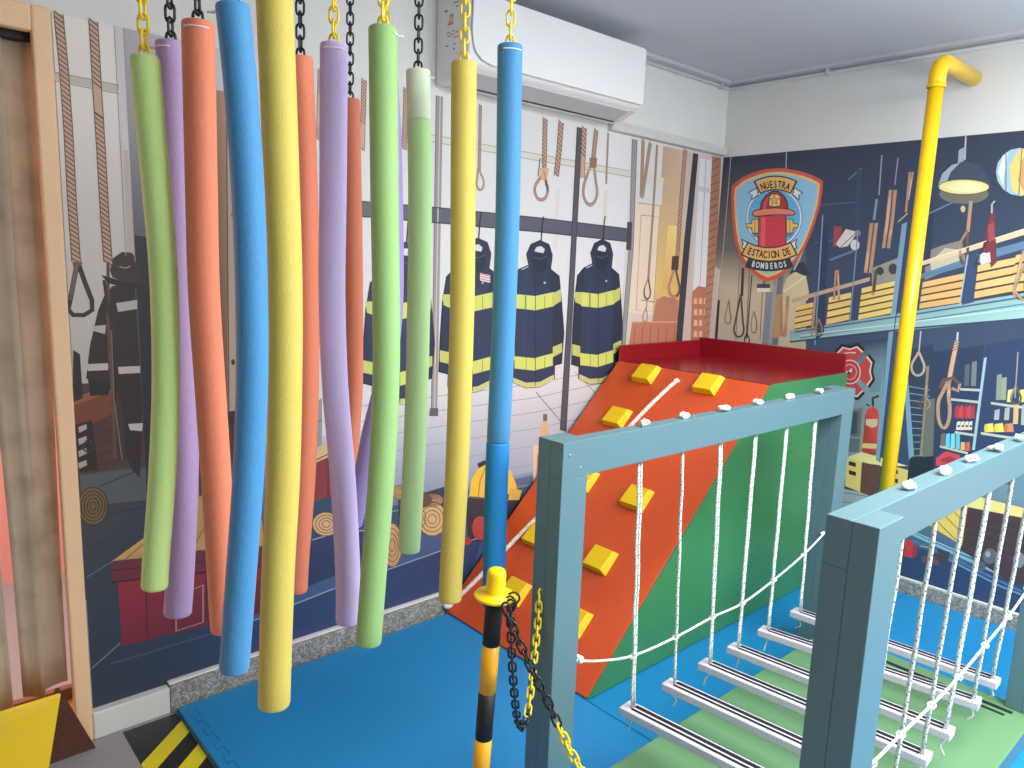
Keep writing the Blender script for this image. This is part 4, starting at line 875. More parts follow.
('P',6,134,[13660,6980,12580,7320,12320,5130,13640,4770]),
('S',8,135,76,[12260,13490,12240,13020]),
('R',8,136,42,239,[12250,13060,12310,12140,12360,11060]),
('R',8,136,42,193,[12370,11160,12260,10210,12180,9930,12140,9610,12130,9310,12160,9050,12220,8870,12300,8790,12400,8830,12510,8980,12600,9220,12660,9520,12690,9840,12690,10140,12370,11160]),
('R',9,136,42,176,[12710,10710,12590,11130,12210,11280,11870,11030,11920,10690,12190,10790]),
('P',4,137,[13190,12430,11100,13000,10740,7050,12500,6630]),
('P',4,138,[11060,13000,7590,14110,6610,6680,10760,7530]),
('P',6,139,[11020,12390,10910,12450,10860,8000,10980,7970]),
('P',6,140,[12220,10300,10940,10360,10920,10240,12210,10180]),
('P',6,140,[11850,10840,10970,10930,10950,10810,11830,10730]),
('P',6,140,[11810,8740,10950,8760,10940,8640,11800,8620]),
('P',6,140,[12380,7920,11140,7840,11120,7720,12370,7800]),
('P',6,140,[10490,10390,9560,10400,9550,10280,10470,10280]),
('P',6,140,[10720,8910,9650,8930,9640,8810,10700,8790]),
('P',6,140,[9560,10400,7460,10450,7440,10330,9550,10290]),
('P',6,140,[9650,8930,7270,8960,7250,8850,9640,8820]),
('P',7,141,[11950,9850,11800,10070,11710,9350,11910,9410]),
('P',7,142,[11770,9880,11630,10100,11540,9380,11740,9440]),
('P',7,141,[11600,9910,11460,10130,11370,9410,11570,9470]),
('P',7,142,[11440,9940,11290,10160,11200,9440,11400,9500]),
('P',7,141,[11270,9970,11130,10180,11040,9470,11240,9530]),
('P',7,143,[11780,9190,11630,9270,11600,8830,11770,8800]),
('P',8,144,[11720,9050,11630,9070,11620,8970,11730,8950]),
('P',7,143,[11610,9220,11470,9300,11430,8860,11600,8830]),
('P',8,144,[11550,9090,11460,9100,11450,9010,11560,8990]),
('P',7,143,[11440,9250,11300,9330,11270,8900,11430,8860]),
('P',8,144,[11380,9120,11300,9130,11280,9040,11390,9020]),
('P',7,143,[11270,9290,11130,9360,11100,8930,11270,8900]),
('P',8,144,[11210,9150,11130,9170,11120,9070,11220,9050]),
('P',7,145,[12400,8470,12230,8560,12150,7920,12350,7880]),
('P',7,146,[12180,8520,12010,8600,11930,7920,12130,7880]),
('P',7,147,[11960,8560,11800,8640,11710,7910,11900,7870]),
('P',7,148,[11750,8600,11590,8680,11490,7910,11680,7870]),
('P',7,149,[11490,8260,11320,8290,11270,7910,11460,7870]),
('P',7,150,[11280,8300,11110,8340,11060,7910,11250,7870]),
('P',7,151,[12480,7240,12080,7680,11460,7620,11320,7210,12430,6850]),
('P',8,152,[12290,7180,11880,7480,11510,7360,11920,7070]),
('P',7,153,[12500,6630,11810,6890,11760,5790,12380,5630]),
('P',7,154,[10600,9310,10280,9420,10190,9010,10570,8930]),
('P',8,155,[10460,9150,10460,9010,10510,8950,10580,8990,10620,9120,10610,9260,10560,9320,10500,9280]),
('P',7,156,[10200,9390,9890,9500,9790,9090,10170,9010]),
('P',8,157,[10050,9230,10060,9090,10110,9030,10170,9070,10210,9200,10210,9330,10160,9400,10090,9350]),
('P',7,158,[9800,9470,9500,9570,9410,9170,9780,9090]),
('P',8,159,[9660,9300,9670,9170,9720,9100,9780,9150,9820,9270,9810,9410,9760,9470,9700,9430]),
('P',7,160,[10400,11670,10210,11750,10100,10550,10300,10510]),
('P',7,161,[10190,11560,10000,11640,9900,10580,10100,10550]),
('P',7,162,[9880,11050,9690,11120,9660,10520,9850,10490]),
('P',7,163,[9570,10450,9380,10520,9300,9560,9490,9530]),
('P',7,164,[9420,11120,9230,11190,9200,10600,9390,10570]),
('P',7,165,[9260,10450,9070,10530,8990,9570,9180,9540]),
('P',7,166,[11770,11970,11570,12040,11480,11000,11690,10960]),
('P',7,167,[11490,12140,11290,12220,11190,11040,11400,11010]),
('P',7,168,[10280,10040,10090,10120,10060,9610,10260,9570]),
('P',7,169,[9890,10200,9710,10280,9670,9680,9860,9640]),
('P',7,170,[9100,11630,8910,11700,8810,10570,9000,10540]),
('P',7,171,[8770,11490,8600,11560,8510,10620,8700,10590]),
('S',8,172,54,[9710,12830,9560,10730]),
('R',8,173,174,82,[9600,11320,9390,10910,9350,10830,9330,10730,9340,10630,9370,10550,9420,10490,9490,10460,9560,10470,9630,10510,9680,10580,9710,10670,9720,10770,9700,10860,9600,11320]),
('P',5,175,[9180,7420,6810,8210,6550,6240,9240,5960]),
('G',4,[176,177,178,179],[13850,4450,6780,7990,6030,2250,13880,2550]),
('P',5,180,[11020,5480,10590,5800,6480,5710,6430,5360,10810,5190]),
('P',6,181,[12490,3830,10820,5280,10830,3210,11390,3440]),
('S',7,182,45,[12160,4190,11120,3420]),
('S',7,182,44,[11790,4520,11050,3950]),
('S',7,182,44,[11430,4850,10990,4480]),
('P',6,183,[10810,5190,8520,5300,6430,5360,6030,2250,8680,2130,10850,3000]),
('S',7,184,39,[10850,4770,6380,4920]),
('S',7,184,39,[10790,4340,6310,4430]),
('S',7,184,39,[10740,3900,6250,3940]),
('S',7,184,39,[10690,3460,6180,3460]),
('P',7,185,[9340,3190,9340,3040,9390,2890,9470,2780,9570,2710,9680,2710,9780,2760,9860,2860,9900,3000,9900,3160,9850,3300,9770,3420,9670,3480,9560,3490,9450,3430,9380,3330]),
('P',8,186,[9610,3200,9610,3140,9630,3090,9660,3050,9690,3020,9730,3020,9770,3040,9800,3080,9810,3130,9810,3190,9790,3250,9770,3290,9730,3310,9690,3310,9650,3290,9620,3250]),
('P',7,187,[9720,2560,9720,2470,9750,2380,9790,2300,9850,2260,9920,2260,9980,2300,10020,2360,10040,2450,10040,2550,10020,2640,9970,2710,9910,2750,9850,2750,9790,2720,9740,2650]),
('P',7,188,[8240,3370,8230,3220,8270,3080,8330,2970,8410,2910,8510,2910,8590,2970,8660,3070,8690,3210,8690,3360,8660,3500,8590,3600,8510,3660,8420,3660,8340,3610,8270,3500]),
('S',5,189,153,[13310,3160,10850,2690,9110,2370,5990,1980]),
('S',5,190,51,[13330,3310,10880,2880,6030,2250]),
('S',5,191,99,[11720,2450,9040,1800,5920,1450]),
('S',5,192,112,[13080,2800,10820,2390,7440,1710]),
('P',6,193,[13400,2700,13030,2820,12920,1890,13350,1850]),
('P',6,194,[13000,2560,12760,2530,12790,1990,12970,1930]),
('P',6,195,[12570,2120,11800,2370,11660,1900,12480,1820]),
('P',6,196,[11850,2770,11300,2740,11330,2220,11870,2140]),
('S',7,197,40,[12670,2610,12120,2690]),
('S',6,198,60,[16760,22000,16680,20040]),
('S',7,199,122,[16760,19850,16790,18800]),
('R',8,136,42,215,[16890,18650,16890,17290,16910,16120]),
('R',8,136,42,214,[16650,18650,16650,17290,16670,16130]),
('S',9,200,154,[16400,16290,16380,15170]),
('S',6,198,50,[15960,21800,15960,20500]),
('R',8,136,42,200,[16140,20260,16120,18790,16150,17400]),
('R',8,136,42,200,[15910,20250,15880,18790,15920,17400]),
('R',8,136,42,128,[15320,21080,15280,19160]),
('R',8,136,42,127,[15180,21080,15250,19740]),
('S',8,201,70,[15600,18680,15180,19110]),
('R',8,136,42,216,[14460,17320,14410,15370,14370,13400]),
('P',7,202,[17380,17540,17390,17430,17430,17340,17500,17280,17590,17260,17680,17280,17760,17340,17820,17430,17850,17540,17850,17650,17800,17740,17740,17800,17650,17820,17560,17800,17470,17740,17410,17650]),
('P',8,203,[17380,18150,17380,18090,17410,18040,17450,18010,17510,18000,17570,18010,17630,18050,17670,18090,17690,18150,17680,18210,17650,18260,17610,18290,17550,18310,17490,18290,17430,18260,17390,18210]),
('P',6,204,[18840,18520,18400,18470,18400,17480,18770,17420]),
('P',7,205,[18630,17580,18180,18360,17540,18200,17980,17480,18390,17380]),
('S',8,206,53,[18390,17380,17590,18200]),
('R',8,136,42,128,[18480,16220,18410,14630]),
('R',8,136,42,128,[18370,16220,18140,14650]),
('R',8,136,42,164,[19460,15000,19430,12600]),
('R',9,207,133,109,[19130,13570,18950,13210,18920,13110,18900,12990,18910,12880,18930,12780,18980,12720,19040,12690,19100,12710,19160,12760,19200,12850,19230,12960,19240,13080,19230,13190,19130,13570]),
('R',8,136,42,133,[16410,15880,16410,15010]),
('S',6,208,65,[13030,22560,12940,21480]),
('P',7,198,[13220,21360,13250,21950,13010,22070,12950,21930,13000,21350]),
('P',7,209,[13960,20300,13850,20900,13470,21290,12930,21430,12360,21210,11940,20790,11750,20240,12870,20570]),
('P',8,210,[13960,20300,13850,20900,13470,21290,13130,21360,13470,20970,13620,20430]),
('P',6,211,[11750,19890,11810,19720,12010,19580,12330,19490,12730,19470,13150,19520,13510,19630,13770,19790,13870,19970,13810,20150,13590,20290,13250,20370,12840,20390,12440,20330,12090,20220,11850,20060]),
('P',8,212,[11770,20200,11830,20070,12040,19970,12380,19910,12780,19900,13210,19940,13570,20040,13830,20160,13930,20300,13860,20430,13630,20540,13280,20590,12870,20600,12460,20550,12100,20460,11860,20330]),
('P',9,213,[12030,20210,12080,20130,12230,20060,12470,20020,12760,20020,13050,20050,13310,20110,13490,20190,13560,20280,13510,20370,13350,20440,13100,20470,12810,20480,12520,20440,12270,20380,12100,20300]),
('S',9,214,41,[11770,20200,11800,20100,11910,20020,12100,19960,12340,19910,12630,19900,12940,19910,13240,19950,13510,20020,13730,20100,13880,20200,13930,20300,13900,20400,13780,20490,13580,20550,13320,20590,13020,20600,12720,20580,12420,20540,12160,20470,11960,20390,11820,20300,11770,20200]),
('P',7,215,[12640,19240,12640,19180,12660,19130,12690,19100,12730,19080,12770,19100,12800,19130,12830,19180,12850,19240,12850,19300,12830,19350,12800,19390,12770,19400,12720,19380,12690,19350,12660,19300]),
('S',6,216,78,[14420,18950,12850,19750]),
('R',8,136,42,186,[12450,19600,12410,18180]),
('R',8,217,42,122,[12420,18270,12380,17720,12330,17510,12300,17280,12290,17050,12300,16870,12340,16740,12390,16700,12460,16740,12530,16860,12590,17050,12630,17270,12660,17510,12660,17720,12420,18270]),
('P',7,218,[9740,20740,9760,20350,9910,20020,10170,19810,10510,19750,10880,19840,11220,20090,11470,20440,11590,20850,11570,21250,11400,21580,11130,21790,10780,21840,10420,21730,10100,21480,9860,21130]),
('P',8,219,[11060,20990,10850,21760,10320,21800,9810,21250,9810,20150,10440,19740,10860,20020]),
('P',9,220,[10640,21310,10380,21630,10130,20850,10380,19920,10680,20450]),
('S',9,221,45,[11300,21710,11080,19950]),
('S',9,222,44,[10700,21790,10560,19790]),
('P',8,223,[11510,20850,11400,21540,11220,21700,11250,20660,11230,20220]),
('S',7,224,73,[11470,19560,11570,19430,11520,18980]),
('P',8,225,[11600,18990,11410,19070,11050,16820,11250,16550,11450,17130,11720,17360,11660,18180]),
('P',9,226,[11620,18490,11390,18620,11250,17810,11480,17720]),
('S',9,227,74,[11530,17810,11840,16990,11920,16620]),
('P',9,228,[11780,17130,11380,17270,11290,16820,11680,16670]),
('R',9,229,42,134,[10060,17380,10220,15590,9850,15170,9420,15370]),
('R',9,230,42,107,[9920,16850,9810,15700,9760,15600,9740,15490,9750,15380,9790,15290,9860,15230,9940,15210,10020,15220,10100,15270,10160,15360,10200,15470,10210,15580,10190,15690,9920,16850]),
('P',13,231,[25220,20900,24960,21110,24600,21350,24110,21520,23570,21660,23050,21730,22470,21740,21860,21670,21250,21540,20740,21390,20320,21230,19950,21050,19680,20890,19660,20260,19710,19610,19880,18740,20140,17870,20360,17280,20650,16770,21020,16290,21400,15900,21890,15600,22410,15420,22870,15580,23240,15800,23700,16120,24120,16510,24420,17050,24660,17590,24890,18360,25060,19140,25220,20310]),
('P',14,232,[25000,20750,24770,20950,24430,21180,23980,21330,23480,21460,22990,21530,22460,21540,21880,21480,21320,21360,20840,21220,20450,21070,20110,20910,19850,20760,19830,20170,19880,19560,20040,18760,20280,17940,20490,17390,20760,16910,21100,16470,21460,16110,21920,15830,22400,15670,22820,15820,23170,16020,23590,16330,23990,16690,24270,17190,24490,17690,24700,18400,24850,19120,25010,20210]),
('P',15,233,[24860,20660,24650,20840,24320,21060,23890,21210,23420,21340,22960,21400,22450,21420,21900,21350,21360,21240,20910,21110,20540,20970,20210,20820,19960,20680,19950,20110,19990,19530,20140,18760,20380,17990,20580,17460,20840,17010,21160,16580,21500,16250,21940,15980,22390,15830,22800,15970,23120,16160,23530,16450,23900,16800,24170,17270,24380,17750,24570,18430,24720,19110,24870,20150]),
('P',16,234,[20640,19010,20650,18650,20730,18310,20900,18000,21140,17740,21440,17540,21790,17420,22170,17370,22560,17410,22950,17530,23320,17730,23630,18000,23880,18330,24060,18690,24140,19070,24130,19450,24030,19810,23840,20120,23580,20380,23260,20570,22890,20670,22510,20700,22120,20640,21740,20500,21400,20290,21110,20020,20880,19710,20720,19370]),
('P',17,235,[20680,19010,20680,18660,20770,18320,20930,18020,21160,17770,21460,17570,21800,17450,22170,17410,22560,17440,22940,17560,23290,17760,23600,18020,23850,18340,24020,18700,24100,19070,24090,19440,23990,19790,23810,20100,23550,20350,23240,20530,22880,20640,22500,20660,22120,20600,21760,20470,21420,20270,21140,20000,20910,19700,20760,19360]),
('P',18,236,[20770,19010,20770,18680,20850,18360,21010,18070,21230,17830,21510,17650,21830,17540,22180,17490,22550,17530,22900,17640,23240,17830,23530,18080,23760,18380,23920,18720,24000,19070,23990,19420,23900,19750,23720,20040,23480,20280,23190,20450,22850,20550,22500,20570,22140,20520,21790,20390,21470,20200,21200,19950,20990,19660,20840,19340]),
('S',19,237,39,[20970,18550,21240,18650]),
('S',19,237,39,[21500,17840,21670,18080]),
('S',19,237,40,[22940,17840,22820,18080]),
('S',19,237,41,[23680,18580,23400,18670]),
('S',19,237,40,[23770,19550,23480,19450]),
('S',19,237,40,[23190,20260,23020,20020]),
('S',19,237,39,[21750,20210,21870,19980]),
('S',19,237,39,[21070,19480,21320,19390]),
('P',19,238,[23180,17200,23330,19150,21590,19110,21390,17230,21710,17050,22760,17030]),
('P',20,239,[23120,17250,23270,19120,21640,19090,21460,17270,21760,17090,22720,17080]),
('P',21,240,[23020,17430,23150,19050,22850,19050,22710,17250]),
('P',19,241,[23290,18970,23730,18980,23720,18740,24060,18720,24040,18470,23690,18440,23640,18130,23200,18130]),
('P',20,242,[23320,18930,23680,18930,23680,18700,24010,18670,23990,18510,23660,18490,23610,18190,23250,18190]),
('P',21,243,[23480,18910,23560,18910,23490,18200,23410,18200]),
('P',20,244,[23200,18130,23640,18130,23480,17940,23210,17970]),
('P',19,241,[21590,18940,21180,18930,21140,18700,20830,18670,20800,18450,21110,18420,21100,18130,21510,18130]),
('P',20,242,[21550,18900,21220,18890,21170,18670,20870,18630,20850,18480,21150,18470,21140,18180,21470,18180]),
('P',21,243,[21400,18880,21320,18880,21250,18190,21330,18190]),
('P',20,244,[21510,18130,21100,18130,21210,17940,21470,17970]),
('P',21,245,[23280,19450,23230,19930,23010,20270,22630,20510,22200,20490,21790,20180,21570,19790,21500,19410]),
('P',22,246,[23210,19450,23150,19900,22950,20210,22600,20430,22220,20420,21850,20130,21650,19770,21570,19410]),
('P',23,247,[23070,19490,23030,19880,22860,20130,22740,20170,22880,19880,22900,19490]),
('P',22,248,[23780,19270,23600,19480,23020,19570,22350,19580,21730,19530,21210,19420,21040,19240,21170,19100,22300,19150,23560,19070]),
('P',23,249,[23710,19290,23550,19420,23000,19510,22340,19530,21720,19480,21250,19380,21120,19250,21220,19160,22310,19210,23530,19140]),
('P',24,250,[22760,19650,22800,20220,22620,20370,22240,20350,22010,20190,21970,19630,22370,19580]),
('P',25,251,[22690,19700,22720,20180,22580,20300,22260,20290,22080,20160,22040,19680,22370,19640]),
('P',26,252,[22440,20300,22330,20090,22080,20070,22250,19930,22170,19710,22390,19840,22590,19720,22550,19940,22760,20090,22510,20100]),
('P',27,253,[22430,20240,22340,20070,22140,20050,22280,19940,22220,19770,22390,19870,22550,19780,22520,19950,22690,20070,22490,20070]),
('P',21,254,[23570,20770,24130,20460,23860,20350,23860,20010,23420,20280]),
('P',22,255,[23600,20690,24030,20440,23800,20330,23800,20120,23480,20330]),
('P',21,254,[23720,17600,24310,17870,24190,17550,24250,17320,23770,17060]),
('P',22,255,[23760,17540,24210,17760,24110,17540,24180,17360,23810,17150]),
('P',21,254,[21310,20660,20730,20320,20950,20230,20890,19910,21350,20200]),
('P',22,255,[21260,20580,20820,20310,21010,20210,20970,20010,21300,20240]),
('P',21,254,[21290,17610,20810,17870,20860,17570,20760,17360,21150,17100]),
('P',22,255,[21240,17560,20880,17770,20930,17560,20840,17390,21130,17190]),
('P',25,256,[23830,21090,23620,21180,23400,21250,23180,21290,22950,21330,22710,21340,22480,21330,22240,21310,22010,21270,21780,21210,21550,21140,21340,21050,21120,20950,21470,20280,21620,20350,21770,20400,21920,20450,22080,20490,22240,20510,22400,20530,22550,20530,22710,20520,22870,20490,23020,20460,23170,20410,23310,20350]),
('P',26,257,[23700,21070,23510,21140,23310,21190,23100,21230,22900,21260,22680,21270,22470,21260,22260,21250,22050,21210,21840,21160,21630,21100,21430,21020,21240,20940,21500,20370,21650,20430,21790,20480,21940,20530,22090,20560,22250,20580,22400,20600,22560,20600,22710,20590,22860,20570,23010,20540,23150,20490,23290,20440]),
('P',25,256,[24250,16920,23940,16800,23630,16710,23310,16630,23000,16580,22680,16560,22370,16550,22070,16570,21770,16610,21480,16680,21210,16760,20940,16860,20690,16980,21180,17700,21370,17600,21570,17530,21780,17470,22000,17430,22230,17400,22460,17390,22690,17390,22930,17420,23170,17460,23400,17520,23640,17590,23860,17680]),
('P',26,257,[24120,16950,23830,16840,23540,16760,23250,16690,22960,16650,22670,16630,22380,16620,22100,16640,21820,16680,21550,16730,21300,16800,21050,16900,20810,17000,21200,17600,21390,17520,21590,17450,21790,17390,22010,17350,22230,17330,22450,17320,22680,17320,22910,17340,23140,17380,23370,17430,23600,17500,23820,17590]),
('P',23,258,[23880,16220,23620,16150,23360,16100,23090,16060,22830,16040,22580,16020,22320,16030,22070,16040,21820,16070,21580,16110,21340,16160,21110,16230,20890,16310,21150,16830,21340,16760,21540,16710,21740,16660,21950,16630,22160,16610,22380,16600,22600,16600,22820,16610,23040,16630,23260,16670,23480,16720,23710,16780]),
('P',24,259,[23780,16260,23540,16200,23290,16150,23050,16120,22810,16100,22570,16090,22330,16090,22090,16100,21860,16130,21630,16160,21410,16210,21190,16270,20980,16340,21200,16780,21380,16720,21570,16670,21770,16630,21970,16600,22170,16580,22380,16570,22590,16570,22800,16580,23010,16600,23220,16640,23430,16680,23650,16730])]
LETTERS = [('N',23200,20770,200,400,-430,120,(40,36,36),28),('U',22950,20830,150,400,-440,70,(40,36,36),28),('E',22690,20850,100,420,-450,30,(40,36,36),28),('S',22430,20850,40,410,-460,-20,(40,36,36),28),('T',22170,20830,-10,400,-460,-70,(40,36,36),28),('R',21910,20770,-60,390,-450,-110,(40,36,36),28),('A',21660,20690,-120,380,-440,-150,(40,36,36),28),('E',23660,17140,-140,400,-470,-150,(40,36,36),28),('S',23410,17070,-100,410,-470,-110,(40,36,36),28),('T',23160,17020,-60,410,-470,-90,(40,36,36),28),('A',22910,16980,-30,420,-470,-50,(40,36,36),28),('C',22660,16960,10,420,-470,-20,(40,36,36),28),('I',22420,16960,40,420,-470,10,(40,36,36),28),('O',22170,16970,80,420,-450,40,(40,36,36),28),('N',21940,17000,110,410,-450,70,(40,36,36),28),('D',21480,17100,170,400,-410,130,(40,36,36),28),('E',21270,17170,200,390,-400,160,(40,36,36),28),('B',23350,16410,-60,350,-390,-80,(226,232,236),28),('O',23070,16360,-40,350,-400,-50,(226,232,236),28),('M',22780,16330,-10,360,-390,-20,(226,232,236),28),('B',22490,16320,20,360,-390,0,(226,232,236),28),('E',22210,16330,50,350,-380,20,(226,232,236),28),('R',21930,16360,80,340,-370,40,(226,232,236),28),('O',21660,16400,110,340,-360,70,(226,232,236),28),('S',21400,16460,130,330,-350,90,(226,232,236),28)]
# ------------------------------------------------------------------ murals
def ink(c): return [min(.9, v*INK_GAIN+.014) for v in lin(c)]  # constant lift puts haze and gloss glare into the dark tones
def make_mural(name, pal, art, to3, nrm, rect, label, letters=None):
    V = []; F = []; C = []; nrm = Vector(nrm)
    def poly(L, pts, cols):
        o = len(V); d = nrm*(.0004+L*.00012+(len(F) % 45)*2e-6)
        for (a, z) in pts: V.append(Vector(to3(a*1e-4, z*1e-4))+d)
        F.append(list(range(o, o+len(pts)))); C.append(cols)
    def stroke(L, pts, w, col):
        P = [Vector((a, z)) for a, z in pts]; n = len(P); Lf = []; Rt = []
        for i in range(n):
            t = (P[min(i+1, n-1)]-P[max(i-1, 0)]); t = t.normalized() if t.length else Vector((1, 0)); nn = Vector((-t.y, t.x))*(w/2)
            Lf.append(P[i]+nn); Rt.append(P[i]-nn)
        for i in range(n-1): poly(L, [Lf[i], Lf[i+1], Rt[i+1], Rt[i]], [col]*4)
    for e in art:
        k, L = e[0], e[1]; P2 = lambda l: [(l[i], l[i+1]) for i in range(0, len(l), 2)]
        if k == 'P':
            p = P2(e[3]); poly(L, p, [ink(pal[e[2]])]*len(p))
        elif k == 'G':
            p = P2(e[3]); q = [ink(pal[i]) for i in e[2]]
            N = 6
            def lerp(a, b, t): return [x+(y-x)*t for x, y in zip(a, b)]
            for i in range(N):
                for j in range(N):
                    cp = []; cc = []
                    for (s, t) in ((i/N, j/N), ((i+1)/N, j/N), ((i+1)/N, (j+1)/N), (i/N, (j+1)/N)):
                        cp.append(lerp(lerp(p[0], p[1], s), lerp(p[3], p[2], s), t)); cc.append(lerp(lerp(q[0], q[1], s), lerp(q[3], q[2], s), t))
                    poly(L, cp, cc)
        elif k == 'S': stroke(L, P2(e[4]), e[3], ink(pal[e[2]]))
        else:
            w = e[4]; p = P2(e[5]); cb = ink(pal[e[2]]); ck = ink(pal[e[3]])
            stroke(L-.4, p, w*1.0, ck); stroke(L, p, w*.78, cb)
            P = [Vector(x) for x in p]; step = max(w*.55, 60); acc = 0
            for i in range(len(P)-1):
                d = P[i+1]-P[i]; l = d.length
                if l < 1: continue
                t = d/l; nn = Vector((-t.y, t.x)); s = acc
                while s < l:
                    c0 = P[i]+t*s; s += step
                    h = w*.42; g = w*.18
                    poly(L+.4, [c0+nn*h+t*w*.3, c0+nn*h+t*(w*.3+g), c0-nn*h-t*(w*.3-g), c0-nn*h-t*w*.3], [ck]*4)
                acc = s-l
    for ch, a, z, ua, uz, wa, wz, c, L in (letters or []):
        cu = bpy.data.curves.new('glyph', 'FONT'); cu.body = ch; cu.size = 1.0; cu.align_x = 'CENTER'; cu.align_y = 'CENTER'; cu.offset = .028; cu.resolution_u = 3
        ob = bpy.data.objects.new('glyph', cu); COL.objects.link(ob); bpy.context.view_layer.update()
        me = bpy.data.meshes.new_from_object(ob.evaluated_get(bpy.context.evaluated_depsgraph_get()))
        ys = [v.co.y for v in me.vertices]; xs = [v.co.x for v in me.vertices]; h = max(ys)-min(ys); cy = (max(ys)+min(ys))/2; cx = (max(xs)+min(xs))/2
        q = ink(c)
        for f in me.polygons:
            pts = []
            for i in f.vertices:
                x = (me.vertices[i].co.x-cx)/h*.60; y = (me.vertices[i].co.y-cy)/h
                pts.append((a+ua*y+wa*x, z+uz*y+wz*x))
            poly(L, pts, [q]*len(pts))
        bpy.data.objects.remove(ob); bpy.data.curves.remove(cu); bpy.data.meshes.remove(me)
    # the vinyl sheet itself, 1.5 mm thick, carries the print
    a0, a1, z0, z1 = rect; o = len(V); g = ink((150, 150, 150))
    for (a, z) in ((a0, z0), (a1, z0), (a1, z1), (a0, z1)): V.append(Vector(to3(a, z)))
    for (a, z) in ((a0, z0), (a1, z0), (a1, z1), (a0, z1)): V.append(Vector(to3(a, z))-nrm*.0035)
    for f in ((0,1,2,3), (4,5,6,7), (0,1,5,4), (1,2,6,5), (2,3,7,6), (3,0,4,7)): F.append([i+o for i in f]); C.append([g]*4)
    me = bpy.data.meshes.new(name); me.from_pydata(V, [], F); me.materials.append(INK)
    at = me.color_attributes.new('ink', 'FLOAT_COLOR', 'CORNER'); i = 0
    for f, cc in zip(me.polygons, C):
        for k in range(len(f.vertices)): at.data[f.loop_start+k].color = (*cc[k], 1)
    me.update(); ob = bpy.data.objects.new(name, me); COL.objects.link(ob)
    return tag(ob, label, 'mural', 'printed wall murals')
INK_GAIN = 1.0
make_mural('wall_mural', INK_L, ART_L, lambda a, z: (a, YB-.004, z), (0, -1, 0), (.4925, XR-.005, .079, 2.258), 'printed mural of hanging fire coats and hoses on the back wall behind the noodles')
INK_GAIN = 1.25
make_mural('wall_mural', INK_R, ART_R, lambda a, z: (XR-.004, a, z), (-1, 0, 0), (-.6, YB-.005, .079, 2.258), 'dark blue printed mural with shield badge and loft on the right wall', LETTERS)

# ------------------------------------------------------------------ chains
def link_path(c, t, side, L=.031, W=.015):
    c = Vector(c); t = Vector(t).normalized(); s = Vector(side); s = (s-t*s.dot(t)).normalized(); r = W/2; h = L/2-r; out = []
    for k in range(6): a = math.pi*k/5; out.append(c+t*(h+math.sin(a)*r)+s*math.cos(a)*r)
    for k in range(6): a = math.pi+math.pi*k/5; out.append(c+t*(-h+math.sin(a)*r)+s*math.cos(a)*r)
    return out
def chain_links(pts, pitch=.0215, wire=.0026, scale=1.0):
    P = [Vector(p) for p in pts]; Lc = [0]
    for i in range(1, len(P)): Lc.append(Lc[-1]+(P[i]-P[i-1]).length)
    n = max(1, int(Lc[-1]/pitch)); out = []
    for k in range(n):
        s = (k+.5)*Lc[-1]/n; i = max(j for j in range(len(P)) if Lc[j] <= s+1e-9); i = min(i, len(P)-2)
        t = (P[i+1]-P[i]).normalized(); c = P[i]+t*(s-Lc[i])
        ref = Vector((.744, -.668, 0)) if k % 2 == 0 else Vector((.668, .744, .25))
        out.append((c, link_path(c, t, ref, .031*scale, .0155*scale)))
    return out, wire*scale
def chain(pts, col, label, group):
    ls, wr = chain_links(pts, .0285, .0024, 1.28); b = MB()
    for c, p in ls: b.tube(p, wr, 6, closed=True)
    top = Vector(pts[-1])
    if top.z > CZ-.03: b.lathe([(0.0, 0), (.018, 0), (.018, -.006), (.004, -.010), (.003, -.022), (0, -.022)], (top.x, top.y, CZ), seg=12)
    o = b.build('hanging_chain', CH_Y if col == 'y' else CH_K, origin=pts[0]); return tag(o, label, 'chain', group)

# ------------------------------------------------------------------ foam noodles hanging from chains
NL = {
'g1': ('green', 'y', 'light green foam noodle hanging furthest left, nearest the door frame', 'yellow chain holding the furthest left light green noodle'),
'p2': ('mauve', 'k', 'purple foam noodle hanging between the far left green noodle and an orange one', 'black chain holding the left purple noodle'),
'o3': ('orange', 'k', 'orange foam noodle hanging just left of the thick blue one', 'black chain holding the orange noodle left of the thick blue one'),
'b4': ('blue', 'k', 'large blue foam noodle hanging close, left of the big yellow one', 'black chain holding the large left blue noodle'),
'y5': ('yellow', 'y', 'biggest yellow foam noodle, closest one, reaching lowest of all', 'yellow chain holding the closest big yellow noodle'),
'o6': ('orange', 'k', 'orange foam noodle hanging right behind the big yellow one', 'black chain holding the orange noodle behind the big yellow one'),
'p7': ('purple', 'y', 'light purple foam noodle with a white cable tie, right of the middle orange one', 'yellow chain holding the middle light purple noodle'),
'o8': ('orange', 'k', 'short thin orange foam noodle furthest back, half hidden behind light purple one', 'black chain holding the thin rear orange noodle'),
'p9': ('violet', 'y', 'bent violet foam noodle almost hidden behind the bright green one', 'yellow chain holding the hidden bent violet noodle'),
'g10': ('bgreen', 'y', 'bright green foam noodle hanging in front, right of the light purple one', 'yellow chain holding the bright green noodle'),
'l11': ('lgreen', 'k', 'short pale green foam noodle with light painted on its top, left of the slim yellow one', 'black chain holding the short pale green noodle'),
'y12': ('yellow', 'y', 'slim yellow foam noodle hanging left of the right-hand blue one', 'yellow chain holding the slim right yellow noodle'),
'b13': ('blue', 'y', 'blue foam noodle hanging furthest right above the striped post', 'yellow chain holding the furthest right blue noodle')}
